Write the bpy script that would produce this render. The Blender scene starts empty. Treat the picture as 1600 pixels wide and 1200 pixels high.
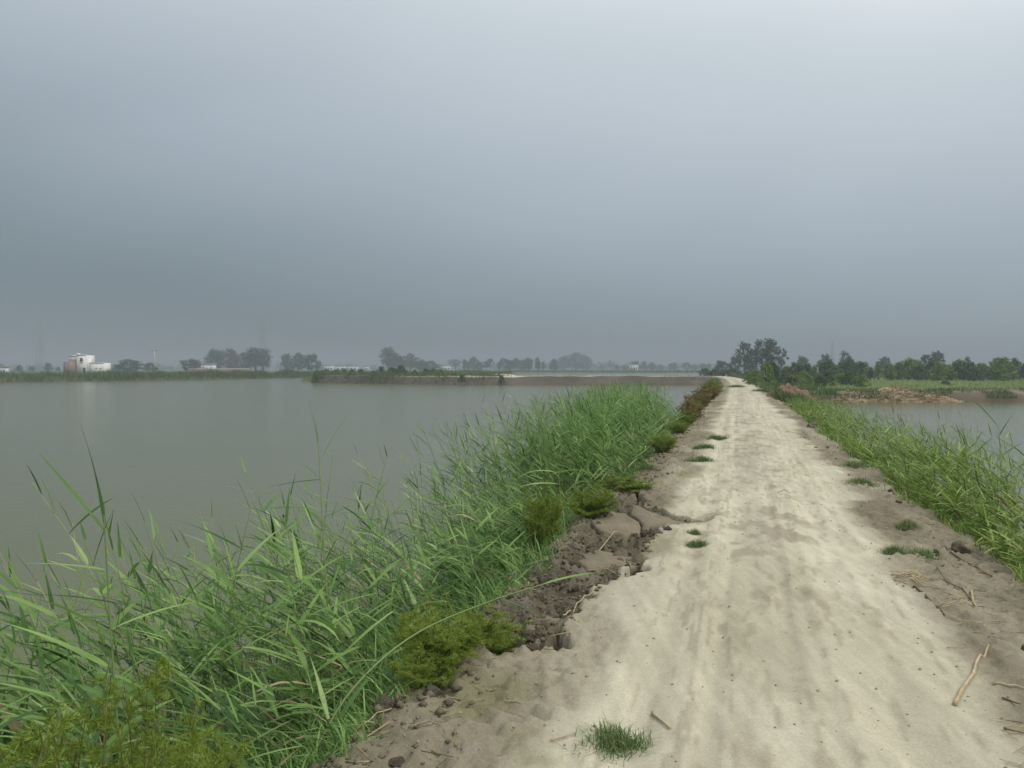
import bpy, math
import numpy as np
from mathutils import Matrix, Vector

# ------------------------------------------------------------------ camera, sky, sun, exposure
F_PX = 1232.0                       # focal length in pixels of a 1600 px wide frame
CAM_H = 2.0
PITCH = math.atan(24.0 / F_PX)      # horizon a little above the middle of the frame
ROAD_A = math.atan(352.0 / F_PX)    # the road runs off to the right of the view axis
SA, CA = math.sin(ROAD_A), math.cos(ROAD_A)

scene = bpy.context.scene
col = scene.collection
cam_d = bpy.data.cameras.new('camera')
cam = bpy.data.objects.new('camera', cam_d)
col.objects.link(cam)
cam.location = (0, 0, CAM_H)
cam.rotation_euler = (math.pi / 2 - PITCH, 0, 0)
cam_d.sensor_fit = 'HORIZONTAL'
cam_d.sensor_width = 36.0
cam_d.lens = 36.0 * F_PX / 1600.0
cam_d.clip_start = 0.05
cam_d.clip_end = 6000
scene.camera = cam

SUN_ELEV, SUN_AZ = math.radians(52), math.radians(125)   # azimuth from +Y towards +X
world = bpy.data.worlds.new('World')
scene.world = world
world.use_nodes = True
wn, wl = world.node_tree.nodes, world.node_tree.links
wn.clear()
w_out = wn.new('ShaderNodeOutputWorld')
w_bg = wn.new('ShaderNodeBackground')
w_sky = wn.new('ShaderNodeTexSky')
w_sky.sky_type = 'NISHITA'
w_sky.sun_disc = False
w_sky.sun_elevation = SUN_ELEV
w_sky.sun_rotation = SUN_AZ
w_bg.inputs['Strength'].default_value = 0.1
w_tc = wn.new('ShaderNodeTexCoord')
w_sep = wn.new('ShaderNodeSeparateXYZ')
wl.new(w_tc.outputs['Generated'], w_sep.inputs[0])


def wmath(op, a, b, c=None):
    n = wn.new('ShaderNodeMath')
    n.operation = op
    for i, v in enumerate((a, b, c)):
        if v is None:
            continue
        if isinstance(v, (int, float)):
            n.inputs[i].default_value = v
        else:
            wl.new(v, n.inputs[i])
    return n.outputs[0]


w_map = wn.new('ShaderNodeMapping')
w_map.inputs['Scale'].default_value = (1.0, 1.0, 1.9)
wl.new(w_tc.outputs['Generated'], w_map.inputs[0])
w_noise = wn.new('ShaderNodeTexNoise')
w_noise.inputs['Scale'].default_value = 1.4
w_noise.inputs['Detail'].default_value = 3.0
w_noise.inputs['Roughness'].default_value = 0.45
w_noise.inputs['Distortion'].default_value = 0.5
wl.new(w_map.outputs[0], w_noise.inputs['Vector'])
w_n = wmath('SUBTRACT', w_noise.outputs['Fac'], 0.5)
w_el = wmath('MULTIPLY_ADD', w_sep.outputs['X'], 0.185, w_sep.outputs['Z'])
w_el = wmath('MULTIPLY_ADD', w_n, 0.10, w_el)
w_ramp = wn.new('ShaderNodeValToRGB')
w_ramp.color_ramp.interpolation = 'B_SPLINE'
SKY = [(0.00, (.142, .180, .203)), (0.07, (.186, .230, .258)), (0.16, (.285, .338, .382)), (0.26, (.360, .412, .462)),
       (0.36, (.470, .528, .572)), (0.48, (.575, .628, .662)), (0.65, (1.15, 1.18, 1.19)), (1.0, (1.95, 1.96, 1.96))]
els = w_ramp.color_ramp.elements
els[0].position, els[0].color = SKY[0][0], (*SKY[0][1], 1)
els[1].position, els[1].color = SKY[-1][0], (*SKY[-1][1], 1)
for p, c in SKY[1:-1]:
    e = els.new(p)
    e.color = (*c, 1)
wl.new(w_el, w_ramp.inputs[0])
w_az = wmath('MULTIPLY_ADD', w_sep.outputs['X'], -0.02, 1.02)
w_az = wmath('MULTIPLY_ADD', w_n, 0.13, w_az)
w_az = wmath('MULTIPLY', w_az, 10.0)          # undo the 0.1 background strength for the cloud layer
w_mul = wn.new('ShaderNodeVectorMath')
w_mul.operation = 'SCALE'
wl.new(w_ramp.outputs[0], w_mul.inputs[0])
wl.new(w_az, w_mul.inputs['Scale'])
w_mix = wn.new('ShaderNodeMix')
w_mix.data_type = 'RGBA'
w_mix.inputs['Factor'].default_value = 0.94   # a closed cloud deck, a little of the blue sky bleeding through
wl.new(w_sky.outputs[0], w_mix.inputs['A'])
wl.new(w_mul.outputs[0], w_mix.inputs['B'])
wl.new(w_mix.outputs['Result'], w_bg.inputs['Color'])
wl.new(w_bg.outputs[0], w_out.inputs['Surface'])

sun_d = bpy.data.lights.new('sun', 'SUN')
sun_d.energy = 1.4
sun_d.angle = math.radians(22)
sun_d.color = (1.0, 0.95, 0.87)
sun = bpy.data.objects.new('sun', sun_d)
col.objects.link(sun)
sun_dir = Vector((math.sin(SUN_AZ) * math.cos(SUN_ELEV), math.cos(SUN_AZ) * math.cos(SUN_ELEV), math.sin(SUN_ELEV)))
sun.rotation_euler = sun_dir.to_track_quat('Z', 'Y').to_euler()

scene.render.engine = 'CYCLES'
scene.cycles.use_denoising = True
scene.cycles.max_bounces = 6
scene.cycles.diffuse_bounces = 3
scene.cycles.glossy_bounces = 2
scene.cycles.transmission_bounces = 3
scene.cycles.volume_bounces = 0
scene.view_settings.view_transform = 'Standard'
scene.view_settings.look = 'None'
scene.view_settings.gamma = 1
scene.view_settings.use_curve_mapping = False
scene.view_settings.exposure = 0.22

WATER_Z = -1.3

# ------------------------------------------------------------------ small helpers


def bend(s):
    return -0.00050 * np.maximum(np.asarray(s, float) - 85.0, 0.0) ** 2      # the far track swings a little to the left


def road_xy(s, t):
    t = t + bend(s)
    return s * SA + t * CA, s * CA - t * SA


def xy_road(x, y):
    s = x * SA + y * CA
    return s, x * CA - y * SA - bend(s)


def px(u, v, z=0.0):
    """world point at height z for a spot noted on the 1600x1200 photograph (site survey)"""
    dx, dy, dz = (u - 800) / F_PX, 1.0, (600 - v) / F_PX
    c, s = math.cos(-PITCH), math.sin(-PITCH)
    dy, dz = dy * c - dz * s, dy * s + dz * c
    k = (z - CAM_H) / dz
    return dx * k, dy * k


def at(u, y, z=0.0):
    return ((u - 800) / F_PX * y, y, z)


PERM = np.random.RandomState(7).permutation(4096)


def vnoise(x, y, seed=0):
    x = np.asarray(x, float) + 400.0
    y = np.asarray(y, float) + 400.0
    xi, yi = np.floor(x).astype(int), np.floor(y).astype(int)
    fx, fy = x - xi, y - yi
    fx, fy = fx * fx * (3 - 2 * fx), fy * fy * (3 - 2 * fy)

    def h(i, j):
        return PERM[(PERM[(i + seed * 131) & 4095] + j) & 4095] / 4095.0
    a = h(xi, yi) * (1 - fx) + h(xi + 1, yi) * fx
    b = h(xi, yi + 1) * (1 - fx) + h(xi + 1, yi + 1) * fx
    return (a * (1 - fy) + b * fy) * 2 - 1


def fbm(x, y, octv=4, seed=0, gain=0.5):
    r, a, f = 0.0, 1.0, 1.0
    for o in range(octv):
        r = r + a * vnoise(x * f + o * 17.3, y * f - o * 9.1, seed + o)
        a *= gain
        f *= 2.03
    return r


def sstep(a, b, x):
    t = np.clip((x - a) / (b - a), 0, 1)
    return t * t * (3 - 2 * t)


def mesh_np(name, V, F, mats=None, smooth=False, colors=None):
    me = bpy.data.meshes.new(name)
    V = np.ascontiguousarray(V, dtype=np.float32)
    F = np.ascontiguousarray(F, dtype=np.int32)
    k = F.shape[1]
    me.vertices.add(len(V))
    me.vertices.foreach_set('co', V.ravel())
    me.loops.add(F.size)
    me.loops.foreach_set('vertex_index', F.ravel())
    me.polygons.add(len(F))
    me.polygons.foreach_set('loop_start', np.arange(len(F), dtype=np.int32) * k)
    if smooth:
        me.polygons.foreach_set('use_smooth', np.ones(len(F), dtype=bool))
    me.update(calc_edges=True)
    if colors is not None:
        ca = me.color_attributes.new('Col', 'FLOAT_COLOR', 'POINT')
        c4 = np.ones((len(V), 4), dtype=np.float32)
        c4[:, :3] = colors
        ca.data.foreach_set('color', c4.ravel())
    if mats is not None:
        me.materials.append(mats)
    return me


def link(name, me, parent=None, label=None, cat=None, group=None, kind=None, loc=None, rot=None, scale=None, mat4=None):
    o = bpy.data.objects.new(name, me)
    col.objects.link(o)
    if parent is not None:
        o.parent = parent
    if mat4 is not None:
        o.matrix_local = mat4
    if loc is not None:
        o.location = loc
    if rot is not None:
        o.rotation_euler = rot
    if scale is not None:
        o.scale = scale if hasattr(scale, '__len__') else (scale,) * 3
    if label:
        o['label'] = label
    if cat:
        o['category'] = cat
    if group:
        o['group'] = group
    if kind:
        o['kind'] = kind
    return o


class MB:
    """collects pieces of geometry (triangles) for one mesh"""
    def __init__(self):
        self.v, self.f, self.n = [], [], 0

    def add(self, V, F):
        V, F = np.asarray(V, float), np.asarray(F, int)
        if F.shape[1] == 4:
            F = np.concatenate([F[:, [0, 1, 2]], F[:, [0, 2, 3]]])
        self.v.append(V)
        self.f.append(F + self.n)
        self.n += len(V)

    def box(self, x0, x1, y0, y1, z0, z1):
        V = [(x, y, z) for z in (z0, z1) for y in (y0, y1) for x in (x0, x1)]
        self.add(V, [(0, 2, 3, 1), (4, 5, 7, 6), (0, 1, 5, 4), (2, 6, 7, 3), (0, 4, 6, 2), (1, 3, 7, 5)])

    def tube(self, P, R, k=6):
        P = np.asarray(P, float)
        n = len(P)
        T = np.gradient(P, axis=0)
        T /= np.linalg.norm(T, axis=1)[:, None] + 1e-9
        up = np.where(np.abs(T[:, 2:3]) > 0.9, np.array([[1.0, 0, 0]]), np.array([[0, 0, 1.0]]))
        A = np.cross(T, up)
        A /= np.linalg.norm(A, axis=1)[:, None] + 1e-9
        B = np.cross(T, A)
        th = np.arange(k) / k * 2 * math.pi
        R = np.broadcast_to(np.asarray(R, float), (n,))
        V = P[:, None] + R[:, None, None] * (np.cos(th)[None, :, None] * A[:, None] + np.sin(th)[None, :, None] * B[:, None])
        i, j = np.meshgrid(np.arange(n - 1), np.arange(k), indexing='ij')
        a, b = i * k + j, i * k + (j + 1) % k
        Fq = np.stack([a, b, b + k, a + k], -1).reshape(-1, 4)
        self.add(V.reshape(-1, 3), Fq)
        for e, flip in ((0, False), (n - 1, True)):
            base = np.arange(1, k - 1)
            tri = np.stack([np.full(k - 2, 0), base, base + 1], 1) + e * k
            self.f.append((tri if flip else tri[:, ::-1]) + self.n - n * k)

    def arrays(self):
        return np.concatenate(self.v), np.concatenate(self.f)

    def mesh(self, name, mat, smooth=False, colors=None):
        V, F = self.arrays()
        return mesh_np(name, V, F, mat, smooth, colors)


def node_mat(name):
    m = bpy.data.materials.new(name)
    m.use_nodes = True
    nt = m.node_tree
    bs = nt.nodes['Principled BSDF']
    return m, nt, bs


def nnode(nt, typ, **kw):
    n = nt.nodes.new(typ)
    for k, v in kw.items():
        if k in n.inputs:
            n.inputs[k].default_value = v
        else:
            setattr(n, k, v)
    return n


def ramp(nt, stops, fac):
    r = nt.nodes.new('ShaderNodeValToRGB')
    e = r.color_ramp.elements
    e[0].position, e[0].color = stops[0][0], (*stops[0][1], 1)
    e[1].position, e[1].color = stops[-1][0], (*stops[-1][1], 1)
    for p, c in stops[1:-1]:
        q = e.new(p)
        q.color = (*c, 1)
    nt.links.new(fac, r.inputs[0])
    return r.outputs[0]


def leaf_mat(name, stops, trans=0.3, rough=0.55, island=True, obj=True, spec=0.25):
    m, nt, bs = node_mat(name)
    L = nt.links
    geo = nt.nodes.new('ShaderNodeNewGeometry')
    oi = nt.nodes.new('ShaderNodeObjectInfo')
    add = nnode(nt, 'ShaderNodeMath', operation='ADD')
    if island:
        L.new(geo.outputs['Random Per Island'], add.inputs[0])
    if obj:
        L.new(oi.outputs['Random'], add.inputs[1])
    fr = nnode(nt, 'ShaderNodeMath', operation='FRACT')
    L.new(add.outputs[0], fr.inputs[0])
    nz = nnode(nt, 'ShaderNodeTexNoise', Scale=1.3, Detail=3.0)
    L.new(geo.outputs['Position'], nz.inputs['Vector'])
    mixf = nnode(nt, 'ShaderNodeMath', operation='MULTIPLY_ADD')
    L.new(nz.outputs['Fac'], mixf.inputs[0])
    mixf.inputs[1].default_value = 0.7
    sc = nnode(nt, 'ShaderNodeMath', operation='MULTIPLY_ADD')
    L.new(fr.outputs[0], sc.inputs[0])
    sc.inputs[1].default_value = 0.75
    sc.inputs[2].default_value = -0.22
    L.new(sc.outputs[0], mixf.inputs[2])
    c = ramp(nt, stops, mixf.outputs[0])
    L.new(c, bs.inputs['Base Color'])
    bs.inputs['Roughness'].default_value = rough
    bs.inputs['Specular IOR Level'].default_value = spec
    if trans > 0:
        tr = nt.nodes.new('ShaderNodeBsdfTranslucent')
        L.new(c, tr.inputs['Color'])
        mx = nnode(nt, 'ShaderNodeMixShader')
        mx.inputs[0].default_value = trans
        L.new(bs.outputs[0], mx.inputs[1])
        L.new(tr.outputs[0], mx.inputs[2])
        L.new(mx.outputs[0], nt.nodes['Material Output'].inputs['Surface'])
    return m


def noise_mat(name, c1, c2, scale=6.0, detail=6.0, rough=0.9, bump=0.3, bdist=0.02, space='Object', spec=0.2):
    m, nt, bs = node_mat(name)
    L = nt.links
    tc = nt.nodes.new('ShaderNodeTexCoord')
    nz = nnode(nt, 'ShaderNodeTexNoise', Scale=scale, Detail=detail, Roughness=0.65)
    L.new(tc.outputs[space], nz.inputs['Vector'])
    c = ramp(nt, [(0.3, c1), (0.7, c2)], nz.outputs['Fac'])
    L.new(c, bs.inputs['Base Color'])
    bs.inputs['Roughness'].default_value = rough
    bs.inputs['Specular IOR Level'].default_value = spec
    if bump:
        b = nnode(nt, 'ShaderNodeBump', Strength=bump, Distance=bdist)
        L.new(nz.outputs['Fac'], b.inputs['Height'])
        L.new(b.outputs[0], bs.inputs['Normal'])
    return m


# ------------------------------------------------------------------ materials
def soil_material():
    m, nt, bs = node_mat('soil')
    L = nt.links
    geo = nt.nodes.new('ShaderNodeNewGeometry')
    att = nnode(nt, 'ShaderNodeVertexColor', layer_name='Col')
    n1 = nnode(nt, 'ShaderNodeTexNoise', Scale=0.9, Detail=5.0, Roughness=0.6)
    n2 = nnode(nt, 'ShaderNodeTexNoise', Scale=9.0, Detail=8.0, Roughness=0.7)
    n3 = nnode(nt, 'ShaderNodeTexNoise', Scale=70.0, Detail=4.0, Roughness=0.7)
    mp = nnode(nt, 'ShaderNodeMapping')
    mp.inputs['Rotation'].default_value = (0, 0, ROAD_A)
    mp.inputs['Scale'].default_value = (7.0, 0.5, 1.0)
    n4 = nnode(nt, 'ShaderNodeTexNoise', Scale=1.4, Detail=5.0, Roughness=0.6)   # streaks drawn out along the wheel tracks
    for n in (n1, n2, n3):
        L.new(geo.outputs['Position'], n.inputs['Vector'])
    L.new(geo.outputs['Position'], mp.inputs[0])
    L.new(mp.outputs[0], n4.inputs['Vector'])
    prev = att.outputs['Color']
    for n, lo, hi in ((n1, 0.93, 1.06), (n2, 0.93, 1.06), (n3, 0.82, 1.13), (n4, 0.88, 1.09)):
        mr = nnode(nt, 'ShaderNodeMapRange')
        mr.inputs['From Min'].default_value = 0.3
        mr.inputs['From Max'].default_value = 0.7
        mr.inputs['To Min'].default_value = lo
        mr.inputs['To Max'].default_value = hi
        L.new(n.outputs['Fac'], mr.inputs['Value'])
        vm = nnode(nt, 'ShaderNodeVectorMath', operation='SCALE')
        L.new(prev, vm.inputs[0])
        L.new(mr.outputs[0], vm.inputs['Scale'])
        prev = vm.outputs[0]
    L.new(prev, bs.inputs['Base Color'])
    bs.inputs['Roughness'].default_value = 0.95
    bs.inputs['Specular IOR Level'].default_value = 0.12
    lum = nnode(nt, 'ShaderNodeRGBToBW')                       # loose dark soil is coarse, the packed pale track is smooth
    L.new(att.outputs['Color'], lum.inputs[0])
    cs = nnode(nt, 'ShaderNodeMapRange')
    cs.inputs['From Min'].default_value = 0.17
    cs.inputs['From Max'].default_value = 0.36
    cs.inputs['To Min'].default_value = 0.9
    cs.inputs['To Max'].default_value = 0.10
    L.new(lum.outputs[0], cs.inputs['Value'])
    b1 = nnode(nt, 'ShaderNodeBump', Strength=0.35, Distance=0.03)
    L.new(cs.outputs[0], b1.inputs['Strength'])
    L.new(n2.outputs['Fac'], b1.inputs['Height'])
    b2 = nnode(nt, 'ShaderNodeBump', Strength=0.28, Distance=0.005)
    L.new(n3.outputs['Fac'], b2.inputs['Height'])
    L.new(b1.outputs[0], b2.inputs['Normal'])
    L.new(b2.outputs[0], bs.inputs['Normal'])
    return m


def water_material():
    m, nt, bs = node_mat('muddy_water')
    L = nt.links
    geo = nt.nodes.new('ShaderNodeNewGeometry')
    nz = nnode(nt, 'ShaderNodeTexNoise', Scale=0.05, Detail=3.0)
    L.new(geo.outputs['Position'], nz.inputs['Vector'])
    c = ramp(nt, [(0.3, (.092, .106, .036)), (0.7, (.112, .112, .046))], nz.outputs['Fac'])
    L.new(c, bs.inputs['Base Color'])
    bs.inputs['Roughness'].default_value = 0.14
    bs.inputs['IOR'].default_value = 1.33
    n1 = nnode(nt, 'ShaderNodeTexNoise', Scale=3.2, Detail=4.0, Roughness=0.6)
    mp = nnode(nt, 'ShaderNodeMapping')
    mp.inputs['Scale'].default_value = (0.6, 1.5, 1)
    L.new(geo.outputs['Position'], mp.inputs[0])
    L.new(mp.outputs[0], n1.inputs['Vector'])
    b = nnode(nt, 'ShaderNodeBump', Strength=0.22, Distance=0.04)
    L.new(n1.outputs['Fac'], b.inputs['Height'])
    L.new(b.outputs[0], bs.inputs['Normal'])
    return m


M_SOIL = soil_material()
M_WATER = water_material()
REED_STOPS = [(0.0, (.026, .058, .018)), (0.30, (.105, .215, .055)), (0.6, (.215, .365, .098)), (0.85, (.330, .475, .165)), (1.0, (.46, .57, .29))]
M_REED = leaf_mat('reed_leaf', REED_STOPS, 0.4)
M_REED_MASS = leaf_mat('reed_leaf_mass', REED_STOPS, 0.4, obj=False)
M_REED_R = leaf_mat('grass_leaf_fresh', [(0.0, (.035, .066, .014)), (0.30, (.135, .230, .042)), (0.6, (.245, .365, .078)), (0.85, (.35, .46, .13)), (1.0, (.45, .52, .23))], 0.32, obj=False)
M_STEM = leaf_mat('reed_stem', [(0.0, (.11, .17, .06)), (0.5, (.20, .27, .10)), (1.0, (.34, .34, .16))], 0.0)
M_DEAD = leaf_mat('dead_leaf', [(0.0, (.16, .12, .06)), (0.6, (.34, .26, .14)), (1.0, (.48, .40, .25))], 0.1)
M_TUFT = leaf_mat('tuft_grass', [(0.0, (.045, .085, .030)), (0.5, (.115, .195, .058)), (0.85, (.22, .30, .11)), (1.0, (.40, .36, .20))], 0.25)
M_TAM = leaf_mat('tamarisk_olive', [(0.0, (.075, .120, .014)), (0.5, (.190, .270, .034)), (1.0, (.34, .41, .085))], 0.3)
M_TAMB = leaf_mat('tamarisk_russet', [(0.0, (.13, .10, .035)), (0.5, (.24, .170, .062)), (1.0, (.28, .27, .09))], 0.2)
M_TWIG = noise_mat('twig', (.10, .11, .03), (.19, .17, .07), 9, 4, 0.9, 0)
M_BARK = noise_mat('bark', (.06, .045, .035), (.13, .10, .08), 9, 4, 0.9, 0.4)
M_TREE = leaf_mat('tree_leaf', [(0.0, (.024, .046, .026)), (0.5, (.055, .095, .045)), (1.0, (.10, .145, .065))], 0.15)
M_SHRUB = leaf_mat('shrub_leaf', [(0.0, (.030, .062, .026)), (0.5, (.072, .135, .046)), (1.0, (.14, .21, .07))], 0.2)
M_SHRUBL = leaf_mat('shrub_leaf_light', [(0.0, (.080, .140, .028)), (0.5, (.155, .250, .048)), (1.0, (.24, .34, .09))], 0.25)
M_FIELD = leaf_mat('field_grass', [(0.0, (.17, .23, .08)), (0.5, (.26, .33, .12)), (1.0, (.34, .40, .17))], 0.2, obj=False)
M_BANKG = leaf_mat('bank_grass', [(0.0, (.050, .085, .028)), (0.5, (.095, .150, .045)), (1.0, (.17, .22, .075))], 0.2, obj=False)
M_STRAW = leaf_mat('straw', [(0.0, (.15, .11, .06)), (0.5, (.30, .23, .13)), (1.0, (.45, .36, .22))], 0.1)
M_STALK = noise_mat('dry_stalk', (.30, .23, .13), (.52, .43, .28), 14, 4, 0.75, 0.2, 0.003)
M_STALKD = noise_mat('weathered_stalk', (.12, .09, .06), (.22, .17, .11), 14, 4, 0.85, 0.2, 0.003)
M_CLOD = noise_mat('clay_clod', (.105, .092, .062), (.215, .188, .130), 5, 10, 0.97, 0.9, 0.08)
M_CRUMB = noise_mat('dry_crumb', (.22, .19, .14), (.36, .32, .24), 3, 4, 0.95, 0)
M_RED = noise_mat('red_clay', (.14, .085, .062), (.26, .165, .120), 3.0, 8, 0.95, 0.8, 0.08)
M_WHITE = noise_mat('white_plaster', (.72, .72, .69), (.82, .82, .80), 0.8, 6, 0.85, 0.1)
M_BRICK = noise_mat('brick_face', (.27, .195, .160), (.36, .270, .225), 5, 5, 0.9, 0.2)
M_PANE = noise_mat('dark_pane', (.02, .025, .03), (.05, .055, .06), 2, 2, 0.15, 0, spec=0.5)
M_GREYST = noise_mat('grey_steel', (.16, .17, .18), (.25, .26, .27), 3, 3, 0.6, 0)
M_CONC = noise_mat('pole_concrete', (.34, .32, .29), (.48, .46, .42), 3, 4, 0.9, 0.1)
M_SAND = noise_mat('pale_sand', (.44, .39, .29), (.56, .50, .38), 0.8, 6, 0.95, 0.3, 0.05)
M_FARW = leaf_mat('far_wood_leaf', [(0.0, (.020, .040, .022)), (1.0, (.060, .095, .045))], 0.1, obj=False)

# soil colours, as albedo
C_ROAD = np.array([.480, .450, .340])
C_ROAD2 = np.array([.410, .385, .278])
C_SHOULDER = np.array([.200, .175, .122])
C_FRESH = np.array([.128, .112, .076])
C_BANK = np.array([.130, .110, .078])
C_MOSS = np.array([.190, .190, .095])
C_GRASSY = np.array([.085, .110, .045])

# ------------------------------------------------------------------ the setting: ground, water, embankment, banks
gx = np.linspace(-2400, 2400, 40)
gy = np.linspace(-250, 2480, 40)
GX, GY = np.meshgrid(gx, gy)


def grid_faces(nr, nc):
    i, j = np.meshgrid(np.arange(nr - 1), np.arange(nc - 1), indexing='ij')
    a = i * nc + j
    return np.stack([a, a + 1, a + nc + 1, a + nc], -1).reshape(-1, 4)


V = np.stack([GX, GY, np.full_like(GX, -2.6)], -1).reshape(-1, 3)
link('ground', mesh_np('ground', V, grid_faces(40, 40), M_SOIL, colors=np.tile(C_BANK, (len(V), 1))),
     label='low flat ground under the ponds reaching the horizon', kind='structure')

# the broken edge of the track: outline noted on the photograph, turned into road coordinates
COLL_PX = [(775, 1022), (866, 1012), (884, 975), (905, 948), (962, 905), (1003, 885), (1014, 850), (1042, 829), (1092, 819), (1042, 806),
           (1014, 795), (997, 768), (960, 775), (925, 805), (860, 875), (800, 925), (745, 985)]
COLL = np.array([xy_road(*px(u, v)) for u, v in COLL_PX])
CRACKS = [[(997, 768), (1006, 784), (1011, 795), (1026, 800), (1042, 806), (1060, 812), (1092, 819), (1120, 812)],
          [(955, 796), (975, 798), (996, 808), (1003, 822), (1004, 835)],
          [(930, 840), (960, 852), (990, 856), (1010, 852)],
          [(866, 1012), (872, 985), (884, 975)], [(1000, 880), (1006, 895), (980, 905)]]
CRACKS = [np.array([xy_road(*px(u, v)) for u, v in c]) for c in CRACKS]


def seg_dist(P, a, b):
    d = b - a
    t = np.clip(((P - a) @ d) / (d @ d), 0, 1)
    return np.linalg.norm(P - (a + t[:, None] * d), axis=1)


def poly_sdf(P, poly):
    """negative inside"""
    n = len(poly)
    dist = np.full(len(P), 1e9)
    inside = np.zeros(len(P), bool)
    for i in range(n):
        a, b = poly[i], poly[(i + 1) % n]
        dist = np.minimum(dist, seg_dist(P, a, b))
        cond = (a[1] > P[:, 1]) != (b[1] > P[:, 1])
        xint = (b[0] - a[0]) * (P[:, 1] - a[1]) / (b[1] - a[1] + 1e-12) + a[0]
        inside ^= cond & (P[:, 0] < xint)
    return np.where(inside, -dist, dist)


def edge_left(s):
    return -2.0 + 0.16 * vnoise(s * 0.55, 3.3, 5) + 0.10 * vnoise(s * 1.9, 8.1, 6) + 0.12 * sstep(5, 2, s) + .16 * sstep(11, 15, s)


def edge_right(s):
    return 2.5 + 0.16 * vnoise(s * 0.5, 1.3, 8) + 0.10 * vnoise(s * 1.7, 5.1, 9)


def bank_drop(d):
    """height lost at distance d outside the edge of the embankment top"""
    d = np.maximum(d, 0)
    return -(0.10 * sstep(0, 0.25, d) + 0.62 * np.maximum(d - 0.1, 0) + 0.10 * np.maximum(d - 1.0, 0))


def embankment(s, t, full=True):
    s, t = np.asarray(s, float), np.asarray(t, float)
    el, er = edge_left(s), edge_right(s)
    dl, dr = el - t, t - er
    d = np.maximum(np.maximum(dl, dr), 0)
    z = np.maximum(bank_drop(d), -2.5)
    z = z + 0.33 * sstep(70, 150, s)
    if not full:
        return z
    tc = t - 0.2
    pale_l = -1.00 + .22 * sstep(10, 14, s) + 0.22 * vnoise(s * 0.7, 2.2, 11) + 0.10 * vnoise(s * 2.6, 9.2, 12)
    pale_r = 1.42 + .45 * sstep(9, 16, s) + 0.20 * vnoise(s * 0.6, 7.2, 13) + 0.10 * vnoise(s * 2.4, 4.2, 14)
    shoulder = np.maximum(1 - sstep(pale_l - 0.18, pale_l + 0.18, t), sstep(pale_r - 0.18, pale_r + 0.22, t))
    on_top = 1 - sstep(0, 0.3, d)
    z = z + on_top * 0.05 * (1 - (tc / 2.2) ** 2)
    wob = 0.10 * vnoise(s * 0.22, 0.5, 21) + 0.05 * vnoise(s * 0.9, 1.5, 26)
    for c, dep, w in ((-0.42, 0.035, 0.13), (-0.05, 0.026, 0.06), (0.95, 0.032, 0.14), (1.22, 0.022, 0.06), (0.45, 0.018, 0.05), (0.62, 0.016, 0.05)):
        k = np.clip(0.35 + 0.9 * vnoise(s * 0.45, c * 9, 22), 0, 1.1)
        g = np.exp(-((t - c - wob) / w) ** 2)
        z = z - on_top * dep * k * g + on_top * 0.5 * dep * k * np.exp(-((np.abs(t - c - wob) - 1.6 * w) / (0.6 * w)) ** 2)
    z = z + on_top * (0.008 * fbm(s * 0.7, t * 1.1, 2, 31) + 0.0012 * fbm(s * 6, t * 6, 2, 35))
    ridge = 1 - np.abs(fbm(s * 4.2, t * 4.2, 4, 41, .6))
    z = z + (0.07 + 0.93 * shoulder) * (0.3 + 0.7 * np.minimum(shoulder + d, 1)) * (0.045 * (ridge - 0.6) + 0.030 * fbm(s * 11, t * 11, 4, 45, .65))
    return z, shoulder, d, on_top


srow = [-9.0]
while srow[-1] < 168:
    a = abs(srow[-1])
    srow.append(srow[-1] + (0.25 if srow[-1] < 1.0 else (0.022 if a < 13.5 else 0.0058 * a)))
srow = np.array(srow)
tcol = np.unique(np.concatenate([np.linspace(-8.5, -4.2, 12), np.linspace(-4.2, -2.4, 22), np.linspace(-2.4, 0, 100), np.linspace(0, 2.9, 90),
                                 np.linspace(2.9, 4.8, 24), np.linspace(4.8, 8.5, 10)]))
S, T = np.meshgrid(srow, tcol, indexing='ij')
S, T = S.ravel(), T.ravel()
Z, SHO, DOUT, TOP = embankment(S, T)
# colour by kind of soil
patch = fbm(S * 0.5, T * 1.8, 2, 51)
colr = C_ROAD + (C_ROAD2 - C_ROAD) * np.clip(0.35 + 0.6 * patch, 0, 1)[:, None]
lanes = np.exp(-((T + .45) / .30) ** 2) + np.exp(-((T - 1.0) / .34) ** 2)      # smooth packed wheel lanes
mid_ = np.exp(-((T - .28) / .26) ** 2) + np.exp(-((T + 1.0) / .25) ** 2)        # loose strips beside them
lv_ = np.clip(.55 + .6 * fbm(S * .3, T * 2.0, 3, 55), 0, 1)
colr = colr * (1 + .08 * lanes * lv_ - .20 * mid_ * lv_)[:, None]
colr = colr * (1 + .10 * np.clip(fbm(S * .25, T * 11.0, 3, 57), -1, 1) * (1 - SHO))[:, None]   # fine lengthwise tyre lines
k = np.clip(SHO * (0.85 + 0.35 * patch), 0, 1)[:, None]
colr = colr * (1 - k) + C_SHOULDER * k
moss = (np.clip(fbm(S * 1.3, T * 1.3, 4, 61) - 0.15, 0, 1) * 1.6 * sstep(-0.35, -1.2, T) * sstep(-2.3, -1.6, T))[:, None]
moss = np.clip(moss, 0, 0.65)
colr = colr * (1 - moss) + C_MOSS * moss
strip = np.clip(sstep(.55, .10, T - edge_left(S)) * (.65 + .5 * fbm(S * 1.1, T * 2.0, 3, 58)), 0, .9)[:, None]
colr = colr * (1 - strip) + C_FRESH * 1.15 * strip
k = sstep(0.0, 0.6, DOUT)[:, None]
colr = colr * (1 - k) + C_BANK * k
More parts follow.
